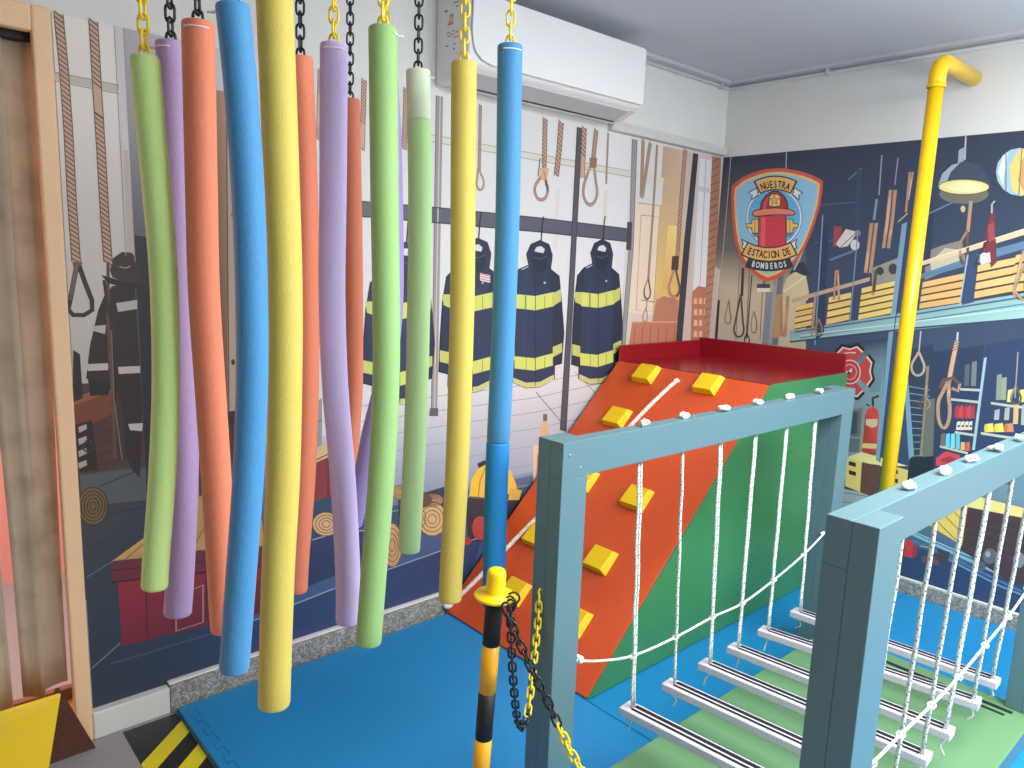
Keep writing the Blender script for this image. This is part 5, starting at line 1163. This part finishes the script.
def noodle_mesh(path, r, top_open=True, bot_open=True):
    b = MB(); P = [Vector(p) for p in path]; e = .004
    d0 = (P[1]-P[0]).normalized(); d1 = (P[-1]-P[-2]).normalized()
    pts = [P[0], P[0]+d0*.0015, P[0]+d0*e*1.5]+P[1:-1]+[P[-1]-d1*e*1.5, P[-1]-d1*.0015, P[-1]]
    rr = [r-.004, r-.0015, r]+[r]*(len(P)-2)+[r, r-.0015, r-.004]
    b.tube(pts, rr, 24, caps=False)
    for c, d, op in ((P[0], d0, top_open), (P[-1], -d1, bot_open)):
        if op: b.lathe([(r-.004, 0), (.010, 0), (.010, .06), (0, .06)], c, d, 24, smooth=False)
        else: b.lathe([(r-.004, 0), (0, 0)], c, d, 24, smooth=False)
    return b
for k, (dia, pts) in NOODLE.items():
    fm, cc, lab, clab = NL[k]; path = smooth_path(pts, 5); r = dia/2; top = Vector(pts[0])
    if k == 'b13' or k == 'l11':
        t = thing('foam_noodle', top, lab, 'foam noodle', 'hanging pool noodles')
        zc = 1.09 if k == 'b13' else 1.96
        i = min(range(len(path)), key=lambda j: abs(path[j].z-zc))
        noodle_mesh(path[:i+1], r).build('upper_section', FOAM['blue'] if k == 'b13' else FOAM['lgreen_lit'], t)  # on the pale green noodle this piece carries painted light
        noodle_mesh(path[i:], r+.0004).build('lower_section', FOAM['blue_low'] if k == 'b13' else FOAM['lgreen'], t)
    elif k in ('o3', 'p7', 'p2', 'g10', 'b4'):
        t = noodle_mesh(path, r).build('foam_noodle', FOAM[fm], origin=top); tag(t, lab, 'foam noodle', 'hanging pool noodles')
    else:
        t = noodle_mesh(path, r).build('foam_noodle', FOAM[fm], origin=top); tag(t, lab, 'foam noodle', 'hanging pool noodles')
    if k in ('o3', 'p7', 'p2', 'b13', 'b4', 'l11', 'g10'):
        side = Vector((.744, -.668, 0)); front = Vector((-.668, -.744, 0)); c = top-Vector((0, 0, .016)); b = MB()
        rr = r+.001
        ang = {'b4': (-80, -55), 'p2': (-80, 20), 'g10': (100, 55), 'l11': (100, 70)}.get(k, (-30, 60))
        def on(a, q=0): return c+front*((rr+q)*math.cos(math.radians(a)))+side*((rr+q)*math.sin(math.radians(a)))
        n = 8; arcp = [on(ang[0]+(ang[1]-ang[0])*i/n) for i in range(n+1)]
        if abs(ang[0]) > 60: arcp = [on(ang[0], .012), on(ang[0], .005)]+arcp
        b.tube(arcp, [.0021]*2+[.0016]*(len(arcp)-2), 6)
        b.build('cable_tie', TIE, t)
    # chain: fixed inside the hole at the top, straight up to a ceiling hook
    chain([(top.x, top.y, top.z-.012), (top.x, top.y, CZ-.012)], cc, clab, 'chains holding the noodles')

# ------------------------------------------------------------------ air conditioner
AX0, AX1, AYF = 1.85, 2.905, 2.385
t = thing('air_conditioner', ((AX0+AX1)/2, YB, 2.31), 'white split air conditioner high on the back wall under the ceiling', 'air conditioner')
prof = [(YB, 2.300), (YB-.05, 2.292), (YB-.10, 2.298), (AYF+.028, 2.332), (AYF+.004, 2.350), (AYF, 2.372), (AYF-.004, 2.44), (AYF, 2.585), (AYF+.012, 2.618), (AYF+.04, 2.628), (YB, 2.628)]
b = MB(); b.prism([(AX0, y, z) for y, z in prof], (AX1-AX0, 0, 0)); b.build('casing', ACW, t, bevel=.012, bseg=3)
# glossy front panel, its lower left corner rounded
fp = [(AX0+.012, 2.612), (AX1-.012, 2.612), (AX1-.004, 2.60), (AX1-.004, 2.372), (AX1-.012, 2.358), (AX0+.11, 2.358), (AX0+.06, 2.370), (AX0+.03, 2.393), (AX0+.015, 2.425), (AX0+.008, 2.48)]
b = MB(); b.prism([(x, AYF-.006, z) for x, z in fp], (0, -.008, 0)); b.build('front_panel', ACP, t, bevel=.004)
b = MB(); b.hexa([(AX0+.05, AYF+.026, 2.326), (AX1-.06, AYF+.026, 2.326), (AX1-.06, YB-.10, 2.291), (AX0+.05, YB-.10, 2.291), (AX0+.05, AYF+.026, 2.337), (AX1-.06, AYF+.026, 2.337), (AX1-.06, YB-.10, 2.301), (AX0+.05, YB-.10, 2.301)]); lv = b.build('louver', ACG, t, bevel=.002)
b = MB(); b.box((AX0+.05, YB-.098, 2.289), (AX1-.06, YB-.088, 2.299)); b.build('air_slot', BLACK, t)
b = MB()
b.box((AX0-.0016, YB-.175, 2.40), (AX0-.0004, YB-.045, 2.60)); 
cols = [(96, 160, 104), (160, 190, 104), (224, 204, 110), (224, 166, 104), (204, 110, 96)]
for i in range(5): b.box((AX0-.0022, YB-.118+i*.0, 2.540-i*.008), (AX0-.0016, YB-.094+i*.003, 2.546-i*.008), i+1)
for (y0, y1, z, h) in ((.152, .118, 2.582, .004), (.078, .060, 2.560, .008), (.150, .134, 2.566, .004), (.130, .11, 2.48, .003), (.15, .134, 2.472, .004), (.128, .10, 2.468, .003), (.15, .12, 2.455, .003), (.10, .075, 2.478, .003), (.10, .08, 2.465, .003), (.14, .12, 2.43, .003), (.09, .07, 2.43, .004), (.13, .12, 2.412, .006)):
    b.box((AX0-.0022, YB-y0, z), (AX0-.0016, YB-y1, z+h), 6)
b.build('label_sheet', [mat('label_paper', (236, 236, 232), .5)]+[mat('rating_%d' % i, c, .5) for i, c in enumerate(cols)]+[mat('label_ink', (120, 120, 122), .5)], t)
b = MB(); b.box((AX0+.16, AYF-.0155, 2.402), (AX0+.20, AYF-.0142, 2.405)); b.box((AX0+.155, AYF-.0155, 2.414), (AX0+.205, AYF-.0142, 2.4165)); b.build('logo_plate', mat('logo_grey', (168, 170, 172), .35), t)

# ------------------------------------------------------------------ yellow sliding pole
px_, py_ = 3.52, 1.302
t = thing('fire_pole', (px_, py_, FZ), 'glossy yellow sliding pole with elbow bolted into the right wall', 'pole')
b = MB(); b.tube([(px_, py_, 0.0), (px_, py_, 2.42)], .031, 24); b.build('pole', PIPE, t)
el = [(px_, py_, 2.40)]+[(px_+.075-.075*math.cos(math.radians(a)), py_, 2.435+.075*math.sin(math.radians(a))) for a in range(0, 91, 15)]+[(XR-.004, py_, 2.51)]
b = MB(); b.tube(el, .034, 24); b.lathe([(.034, 0), (.037, .002), (.037, .014), (.034, .016)], (px_, py_, 2.395), seg=24); b.build('elbow', PIPE, t)
b = MB(); b.lathe([(.0, .004), (.062, .004), (.062, .010), (.045, .014), (.04, .05), (.036, .05)], (px_, py_, 0.0), seg=24); b.build('base_flange', PIPE, t)

# ------------------------------------------------------------------ climbing ramp
RX0, RX1, RX2, RY0, RY1, RZ = 1.938, 3.064, 3.812, 1.68, 2.566, 1.098
t = thing('climbing_ramp', (RX0, RY0, 0), 'red climbing ramp with yellow holds and green side standing against the back wall', 'climbing ramp')
sl = math.atan2(RZ, RX1-RX0); ux = Vector((math.cos(sl), 0, math.sin(sl))); un = Vector((-math.sin(sl), 0, math.cos(sl)))
b = MB(); p = [(RX0, RY0, 0.004), (RX0+.03, RY0, 0.004), (RX1+.02, RY0, RZ-.03), (RX1, RY0, RZ)]; b.prism(p, (0, RY1-RY0, 0)); b.build('climbing_face', ORNG, t, bevel=.002)
b = MB(); b.prism([(RX0+.004, RY0-.012, .004), (RX2, RY0-.012, .004), (RX2, RY0-.012, RZ+.004), (RX1+.002, RY0-.012, RZ+.002)], (0, .0118, 0)); b.build('side_panel', GREENP, t, bevel=.0015)
b = MB(); b.box((RX1+.021, RY0, RZ-.02), (RX2-.016, RY1-.014, RZ-.001)); b.build('top_platform', CRIM, t)
b = MB(); b.box((RX2-.016, RY0, .004), (RX2, RY1, RZ+.10)); b.build('back_guard', CRIM, t, bevel=.003)
b = MB(); b.box((RX1-.004, RY1-.014, RZ-.02), (RX2-.016, RY1+.001, RZ+.085)); b.build('side_guard', CRIM, t, bevel=.003)
for s, y in ((1.513, 2.335), (1.515, 1.968), (1.222, 2.335), (1.23, 1.972), (.845, 2.29), (.84, 1.968), (.503, 2.335), (.516, 1.958), (.231, 2.262), (.238, 1.905)):
    c = Vector((RX0, y, 0))+ux*s; Y = Vector((0, 1, 0)); n = []
    for (a, h, yy) in ((-.058, .001, -.062), (.056, .001, -.062), (.056, .001, .062), (-.058, .001, .062), (-.052, .038, -.048), (.048, .028, -.048), (.048, .028, .054), (-.052, .038, .054)): n.append(c+ux*a+un*h+Y*yy)
    hb = MB().hexa(n).build('climbing_hold', HOLD, t, bevel=.003)
# rope laid up the ramp
A = Vector((RX0, 2.142, 0))+ux*1.495+un*.012; Bp = Vector((RX0, 2.548, 0))+ux*.03+un*.016
t = thing('climbing_rope', Bp, 'pinkish white rope running diagonally up the red climbing ramp', 'rope')
rp = [A-un*.016+ux*.01]+[A+(Bp-A)*(i/14)+un*(.002*math.sin(i*1.3))+Vector((0, .006*math.sin(i*.9), 0)) for i in range(15)]
MB().tube(smooth_path(rp, 3), .0105, 10).build('cord', ROPEP, t)
b = MB(); b.ball(Bp+ux*-.0+un*.008, .026, 12, sq=(1, .8, .8)); b.ball(Bp+ux*.035+un*.007, .021, 10); b.build('knot', KNOT, t)
b = MB(); b.ball(A+ux*.004, .013, 12); b.build('knot', KNOT, t)

# ------------------------------------------------------------------ swinging bridge: platform, frames, planks, ropes
t = thing('bridge_platform', (2.2, .9, 0), 'low light green platform under the swinging planks', 'platform')
b = MB(); b.box((1.50, .525, .0755), (3.04, 1.296, .09)); b.build('top_board', GMAT, t, bevel=.004)
b = MB(); b.box((1.505, .53, .003), (3.035, 1.292, .075)); b.build('base', GSIDE, t, bevel=.002)
for y0, y1, x0, x1 in ((.585, 1.22, 2.952, 2.972), (.60, 1.22, 2.918, 2.932)): b = MB(); b.box((x0, y0, .0902), (x1, y1, .0915)); b.build('grip_strip', GRIP, t)
ZT, ZB = 1.14, 1.04
def frame(x0, w, x1, ya, yb, front_beam, zfoot, label):
    t = thing('bridge_railing', (x0, ya, zfoot), label, 'wooden frame')
    ym = (ya+yb)/2
    beam_y = (ya, ym-.0002) if front_beam else (ym+.0002, yb); oth = (ym+.0002, yb) if front_beam else (ya, ym-.0002)
    for xa in (x0, x1-w):
        b = MB(); b.box((xa, oth[0], zfoot), (xa+w, oth[1], ZT)); b.box((xa, beam_y[0], zfoot), (xa+w, beam_y[1], ZB-.0002)); b.build('post', BLUEW, t, bevel=.0016)
    b = MB(); b.box((x0, beam_y[0], ZB), (x1, beam_y[1], ZT)); bm_ = b.build('beam', BLUEW, t, bevel=.0016)
    # end grain rings on the beam's near end, screw heads on its face
    g = MB(); yc = sum(beam_y)/2
    for k, r in enumerate((.006, .012, .018) if front_beam else ()): g.tube([(x0-.0002, yc+r*math.cos(a*.5236), ZB+.05+1.7*r*math.sin(a*.5236)) for a in range(12)], .0006, 5, closed=True)
    if front_beam: g.build('end_grain', KNOTW, bm_)
    for (sx, sz) in ((.025, -.035), (w-.03, -.075), (x1-x0-.03, -.03)):
        g = MB(); g.lathe([(0, .0012), (.004, .0012), (.0045, 0), (0, 0)], (x0+sx, beam_y[0], ZT+sz), (0, -1, 0), 10); g.build('screw', KNOTW, bm_)
    return t
frame(1.356, .098, 3.068, 1.302, 1.396, True, .003, 'pale blue wooden frame with hanging ropes beside the red ramp')
frame(1.388, .112, 3.10, .516, .617, False, .0915, 'pale blue wooden frame closest on the right with hanging ropes')
YL, YR, ZP, ZPL = 1.303, .626, .26, .243
LX = [1.72, 1.935, 2.142, 2.323, 2.534, 2.785]; RXx = [1.77, 1.985, 2.19, 2.375, 2.624, 2.815]
KL = [1.706, 1.917, 2.129, 2.347, 2.564, 2.785]; KR = [1.708, 1.907, 2.107, 2.306, 2.514, 2.74]
ordn = ['first', 'second', 'third', 'fourth', 'fifth', 'sixth']
for i in range(6):
    a = Vector((LX[i]+.006, YL, ZPL)); c = Vector((RXx[i], YR, ZP)); d = (c-a).normalized(); s = Vector((-d.y, d.x, 0)); s = s if s.x > 0 else -s
    a0 = a-d*.032; c0 = c+d*.020; hw = .0285
    t = thing('bridge_plank', (a+c)/2, '%s pale grey swinging plank with two black grip stripes, counted from the striped post' % ordn[i], 'plank', 'swinging bridge planks')
    b = MB(); z0 = Vector((0, 0, -.026)); b.hexa([a0-s*hw+z0, a0+s*hw+z0, c0+s*hw+z0, c0-s*hw+z0, a0-s*hw, a0+s*hw, c0+s*hw, c0-s*hw]); b.build('board', PLANK, t, bevel=.003)
    for off, hh in ((-.0085, .0050), (.0125, .0072)):
        g = MB(); u = Vector((0, 0, .0012)); q0 = a+d*.002+s*off; q1 = c-d*.006+s*off
        g.hexa([q0-s*hh, q0+s*hh, q1+s*hh, q1-s*hh, q0-s*hh+u, q0+s*hh+u, q1+s*hh+u, q1-s*hh+u]); g.build('grip_strip', GRIP, t)
def knot_cluster(b, c, r, seed, flat=.62):
    rnd = random.Random(seed); c = Vector(c)
    def F(v): return Vector((v.x*1.25, v.y, v.z*flat))
    for k in range(4):
        ax = Vector((rnd.uniform(-1, 1), rnd.uniform(-1, 1), rnd.uniform(-.8, .8))).normalized(); o = ax.orthogonal().normalized(); w = ax.cross(o)
        cc = Vector((rnd.uniform(-.6, .6)*r, rnd.uniform(-.4, .4)*r, rnd.uniform(-.1, .3)*r))
        b.tube([c+F(cc+(o*math.cos(j*.785)+w*math.sin(j*.785))*r*rnd.uniform(.5, .62)) for j in range(8)], r*.27, 7, closed=True)
    for k in range(2):
        q = c+F(Vector((rnd.uniform(-1.3, 1.3)*r, rnd.uniform(-.7, .7)*r, rnd.uniform(.1, .9)*r))); b.tube([c, (c+q)/2+Vector((0, 0, r*.25)), q], [r*.26, r*.24, r*.2], 6)
def hanger(kx, ky, bx, by, single, label, seed, group, pair=(1, 0), rad=.0040, sx=.0062, zp=.26):
    t = thing('hanger_rope', (kx, ky, ZT), label, 'rope', group)
    b = MB(); top = Vector((kx, ky, ZB-.002)); bot = Vector((bx, by, zp+.002)); pv = Vector((pair[0], pair[1], 0)).normalized()
    for sg in ((0,) if single else (-1, 1)):
        w = []
        for j in range(13):
            f = j/12; sp = sx*(1-.35*math.exp(-((f-.78)/.12)**2)); w.append(top+(bot-top)*f+pv*(sg*sp)+Vector((.0012*math.sin(j*2+seed), .001*math.cos(j*1.7), 0)))
        b.tube(w, rad if not single else .0050, 8)
    b.build('cord', ROPE, t)
    b = MB(); knot_cluster(b, (kx, ky, ZT+.009), .0165, seed); b.build('knot', KNOT, t)
    b = MB(); rnd = random.Random(seed+50); p = Vector((bx, by, zp-.037)); knot_cluster(b, p, .010, seed+9)
    b.tube([p, p+Vector((rnd.uniform(-.01, .01), rnd.uniform(-.01, .01), -.025)), p+Vector((rnd.uniform(-.02, .02), rnd.uniform(-.02, .02), -.045))], .003, 6); b.build('end_knot', KNOT, t)
for i in range(6):
    hanger(KL[i], 1.3225, LX[i]+.006, YL, i in (1,), '%s white braided rope from the near post on the frame beside the ramp' % ordn[i], 3+i, 'ropes of the frame beside the ramp', zp=ZPL)
    hanger(KR[i], .5855, RXx[i], YR, False, '%s white braided rope from the near post on the right-hand frame' % ordn[i], 23+i, 'ropes of the right-hand frame', (1, 0) if i in (3,) else (.93, .36), .0052, .0068)
def handrail(pts, label, ties, zside):
    t = thing('handrail_rope', pts[0], label, 'rope')
    MB().tube(smooth_path(pts, 5), .0038, 8).build('cord', ROPEP2, t)
    b = MB(); knot_cluster(b, pts[0], .017, 77); b.build('knot', KNOT, t)
    b = MB(); knot_cluster(b, pts[-1], .012, 78); b.build('knot', KNOT, t)
    for k, p in enumerate(ties):
        p = Vector(p); b = MB(); b.tube([p+Vector((.012*math.cos(a*.785), .010*math.sin(a*.785), .003*math.cos(a*.785))) for a in range(8)], .002, 5, closed=True)
        b.tube([p+Vector((-.010, -.008, 0)), p+Vector((-.028, -.014, .006))], .0018, 5); b.build('cable_tie', TIE, t)
ROPEP2 = mat('handrail_cord_white', (238, 242, 238), .7, .06, 200, .3, 200)
hl = [(1.468, 1.314, .487), (1.56, 1.312, .455), (1.722, 1.312, .415), (1.94, 1.312, .405), (2.15, 1.311, .411), (2.345, 1.312, .405), (2.56, 1.312, .437), (2.785, 1.312, .485), (2.955, 1.315, .535)]
handrail(hl, 'thin white handrail rope sagging across the frame beside the ramp', [hl[i] for i in (2, 3, 4, 5, 6, 7)], -1)
hr = [(1.518, .60, .47), (1.73, .597, .456), (1.90, .597, .458), (2.11, .597, .456), (2.315, .597, .462), (2.54, .597, .486), (2.76, .597, .512), (2.972, .598, .552)]
handrail(hr, 'thin white handrail rope crossing the ropes of the right-hand frame', [hr[i] for i in (1, 2, 3, 4, 5, 6)], 1)

# ------------------------------------------------------------------ floor mats and hazard tape
def fmat(x0, x1, y0, y1, label):
    b = MB(); b.box((x0, y0, FZ), (x1, y1, 0)); return tag(b.build('foam_mat', MATB, bevel=.004), label, 'floor mat', 'blue foam floor mats')
m1 = fmat(.752, 1.934, 1.30, 2.545, 'blue foam mat below the hanging noodles, next to the hazard tape')
fmat(1.937, XR-.022, 1.30, YB-.022, 'blue foam mat under the climbing ramp')
fmat(1.937, XR-.022, .10, 1.297, 'blue foam mat under the green platform')
fmat(.752, 1.934, .10, 1.297, 'blue foam mat at the foot of the striped post')
fmat(1.937, XR-.022, -1.1, .097, 'blue foam mat right of the right-hand frame')
j = MB(); x = .80; y = 2.5; pts = [(x, 2.49, .0004)]; k = 0
while y > 1.34:
    pts += [(x, y, .0004), (x, y-.045, .0004), (x-.022, y-.040, .0004), (x-.022, y-.085, .0004), (x, y-.080, .0004)]; y -= .09
j.tube(pts, .0011, 4); j.build('joint_line', MATL, m1, origin=None)
t = thing('hazard_tape', (.665, 1.9, FZ), 'black and yellow striped hazard tape on the floor beside the blue mat', 'floor tape')
ta, tb = .575, .749
b = MB(); b.box((ta, .4, FZ), (tb, 2.55, FZ+.0012)); b.build('black_band', TAPEK, t)
y = 2.36
while y > .5:
    b = MB(); z0, z1 = FZ+.0012, FZ+.0018
    b.hexa([(ta, y-.10, z0), (tb, y+.055, z0), (tb, y+.135, z0), (ta, y-.02, z0), (ta, y-.10, z1), (tb, y+.055, z1), (tb, y+.135, z1), (ta, y-.02, z1)]); b.build('yellow_stripe', TAPEY, t); y -= .165

# ------------------------------------------------------------------ striped barrier post and its chains
top = Vector((1.06, 1.209, .905)); foot = Vector((1.030, 1.232, .006)); ax = (top-foot).normalized(); H = (top-foot).length
t = thing('barrier_post', foot, 'black and yellow striped plastic post with yellow ring cap', 'barrier post')
ed = [.02, .115, .235, .355, .475, .595, .715, .835]
for i in range(7):
    b = MB(); rr = .0205; b.tube([foot+ax*ed[i], foot+ax*ed[i+1]], rr, 20); b.build('black_band' if i % 2 == 0 else 'yellow_band', BLACK if i % 2 == 0 else BANDY, t)
b = MB(); b.lathe([(0, 0), (.11, 0), (.11, .01), (.03, .02), (.022, .03), (0, .03)], foot, ax, 28); b.build('base', BLACK, t)
cp = foot+ax*.835
b = MB(); b.lathe([(.0, -.004), (.047, -.004), (.049, 0), (.047, .004), (.024, .006), (.0225, .010), (.0225, .052), (.021, .060), (.016, .065), (0, .066)], cp, ax, 28)
b.build('ring_cap', CAPY, t)
sd = Vector((.744, -.668, 0))
for s, d in ((1, sd), (.7, Vector((.3, -.95, 0)))):
    b = MB(); c = cp+d.normalized()*.043+Vector((0, 0, -.004)); b.tube([c+(d.normalized()*math.cos(a*.6)+Vector((0, 0, 1))*math.sin(a*.6))*.014 for a in range(11)], .0026, 6, closed=True); b.build('chain_hook', BLACK, t)
def two_tone(pts, n_black, label):
    ls, wr = chain_links(smooth_path(pts, 5), .0225, .0028, 1.05)
    t = thing('barrier_chain', pts[0], label, 'chain')
    b = MB(); y = MB()
    for k, (c, p) in enumerate(ls): (b if k/len(ls) < n_black else y).tube(p, wr, 6, closed=True)
    b.build('black_links', CH_K, t); y.build('yellow_links', CH_Y, t); return t
two_tone([(1.062, 1.160, .845), (1.073, 1.169, .778), (1.095, 1.184, .679), (1.123, 1.203, .583), (1.160, 1.229, .488), (1.211, 1.265, .412), (1.262, 1.298, .405), (1.294, 1.320, .459), (1.322, 1.340, .543), (1.340, 1.351, .629), (1.346, 1.357, .705)], .62, 'black and yellow chain hooked to the frame post, hanging in a loop')
b = MB(); b.tube([(1.3565, 1.359, .715), (1.348, 1.358, .722), (1.341, 1.356, .712), (1.346, 1.357, .70)], .0026, 6); tag(b.build('screw_hook', CH_Y, origin=(1.356, 1.359, .715)), 'small yellow hook screwed into the dark side of the frame post', 'hook')
two_tone([(1.040, 1.155, .845), (1.051, 1.134, .79), (1.066, 1.110, .735), (1.082, 1.085, .68), (1.096, 1.061, .633), (1.116, 1.029, .56), (1.139, .993, .489), (1.19, .91, .37), (1.25, .81, .30), (1.31, .71, .295), (1.355, .635, .33), (1.384, .588, .375)], .285, 'black and yellow chain running from striped post toward the right-hand frame')

# ------------------------------------------------------------------ doorway: fabric blind, brown triangle, yellow wedge
t = thing('vertical_blind', (-.2, YB+.06, 2.18), 'worn beige vertical blind hanging in the doorway', 'blind')
b = MB(); b.box((-.78, YB+.012, 2.17), (.465, YB+.05, 2.205)); b.build('head_rail', BLACK, t, bevel=.003)
def slat(x0t, x1t, x0b, x1b, zb0, zb1, yt, yb):
    b = MB(); n = 14; vs = []; fs = []
    for i in range(n+1):
        f = i/n
        for k in range(5):
            g = k/4; xt = x0t+(x1t-x0t)*g; xb = x0b+(x1b-x0b)*g; zb = zb0+(zb1-zb0)*g
            vs.append((xt+(xb-xt)*f+.003*math.sin(f*7+x0t*30), (yt+(yb-yt)*g)+.010*math.sin(g*math.pi)+.004*math.sin(f*9+g*2), 2.172+(zb-2.172)*f))
    for i in range(n):
        for k in range(4): fs.append((i*5+k, i*5+k+1, i*5+k+6, i*5+k+5))
    b.add(vs, fs, 0, True); o = b.build('slat', SLAT, t); m = o.modifiers.new('solid', 'SOLIDIFY'); m.thickness = .0012; return o
slat(.365, .452, .366, .438, .165, .19, YB+.035, YB+.02)
slat(.29, .375, .315, .372, .16, .15, YB+.05, YB+.02)
slat(.22, .285, .25, .285, .12, .13, YB+.035, YB+.05)
slat(.13, .215, .16, .235, .12, .12, YB+.035, YB+.02)
slat(.04, .125, .06, .145, .12, .12, YB+.05, YB+.02); slat(-.07, .03, -.05, .05, .12, .12, YB+.035, YB+.02)
b = MB(); b.prism([(.34, YB-.082, FZ), (.486, YB-.082, FZ), (.402, YB-.06, .205), (.39, YB-.06, .205)], (0, .02, 0)); tag(b.build('brown_triangle', BROWN, origin=(.42, YB-.07, FZ)), 'dark brown coarse triangle beside the door frame bottom', 'coir pad')  # dark brown rough triangular piece
b = MB(); b.hexa([(-.6, YB-.16, FZ), (.352, YB-.10, FZ), (.352, YB-.085, FZ), (-.6, YB-.085, FZ), (-.6, YB-.10, .20), (.402, YB-.078, .203), (.398, YB-.066, .203), (-.6, YB-.06, .20)])
tag(b.build('yellow_pad', YVIN, bevel=.006, bseg=3, origin=(0, YB-.12, FZ)), 'bright yellow vinyl pad leaning under the blind in the doorway', 'vinyl pad')
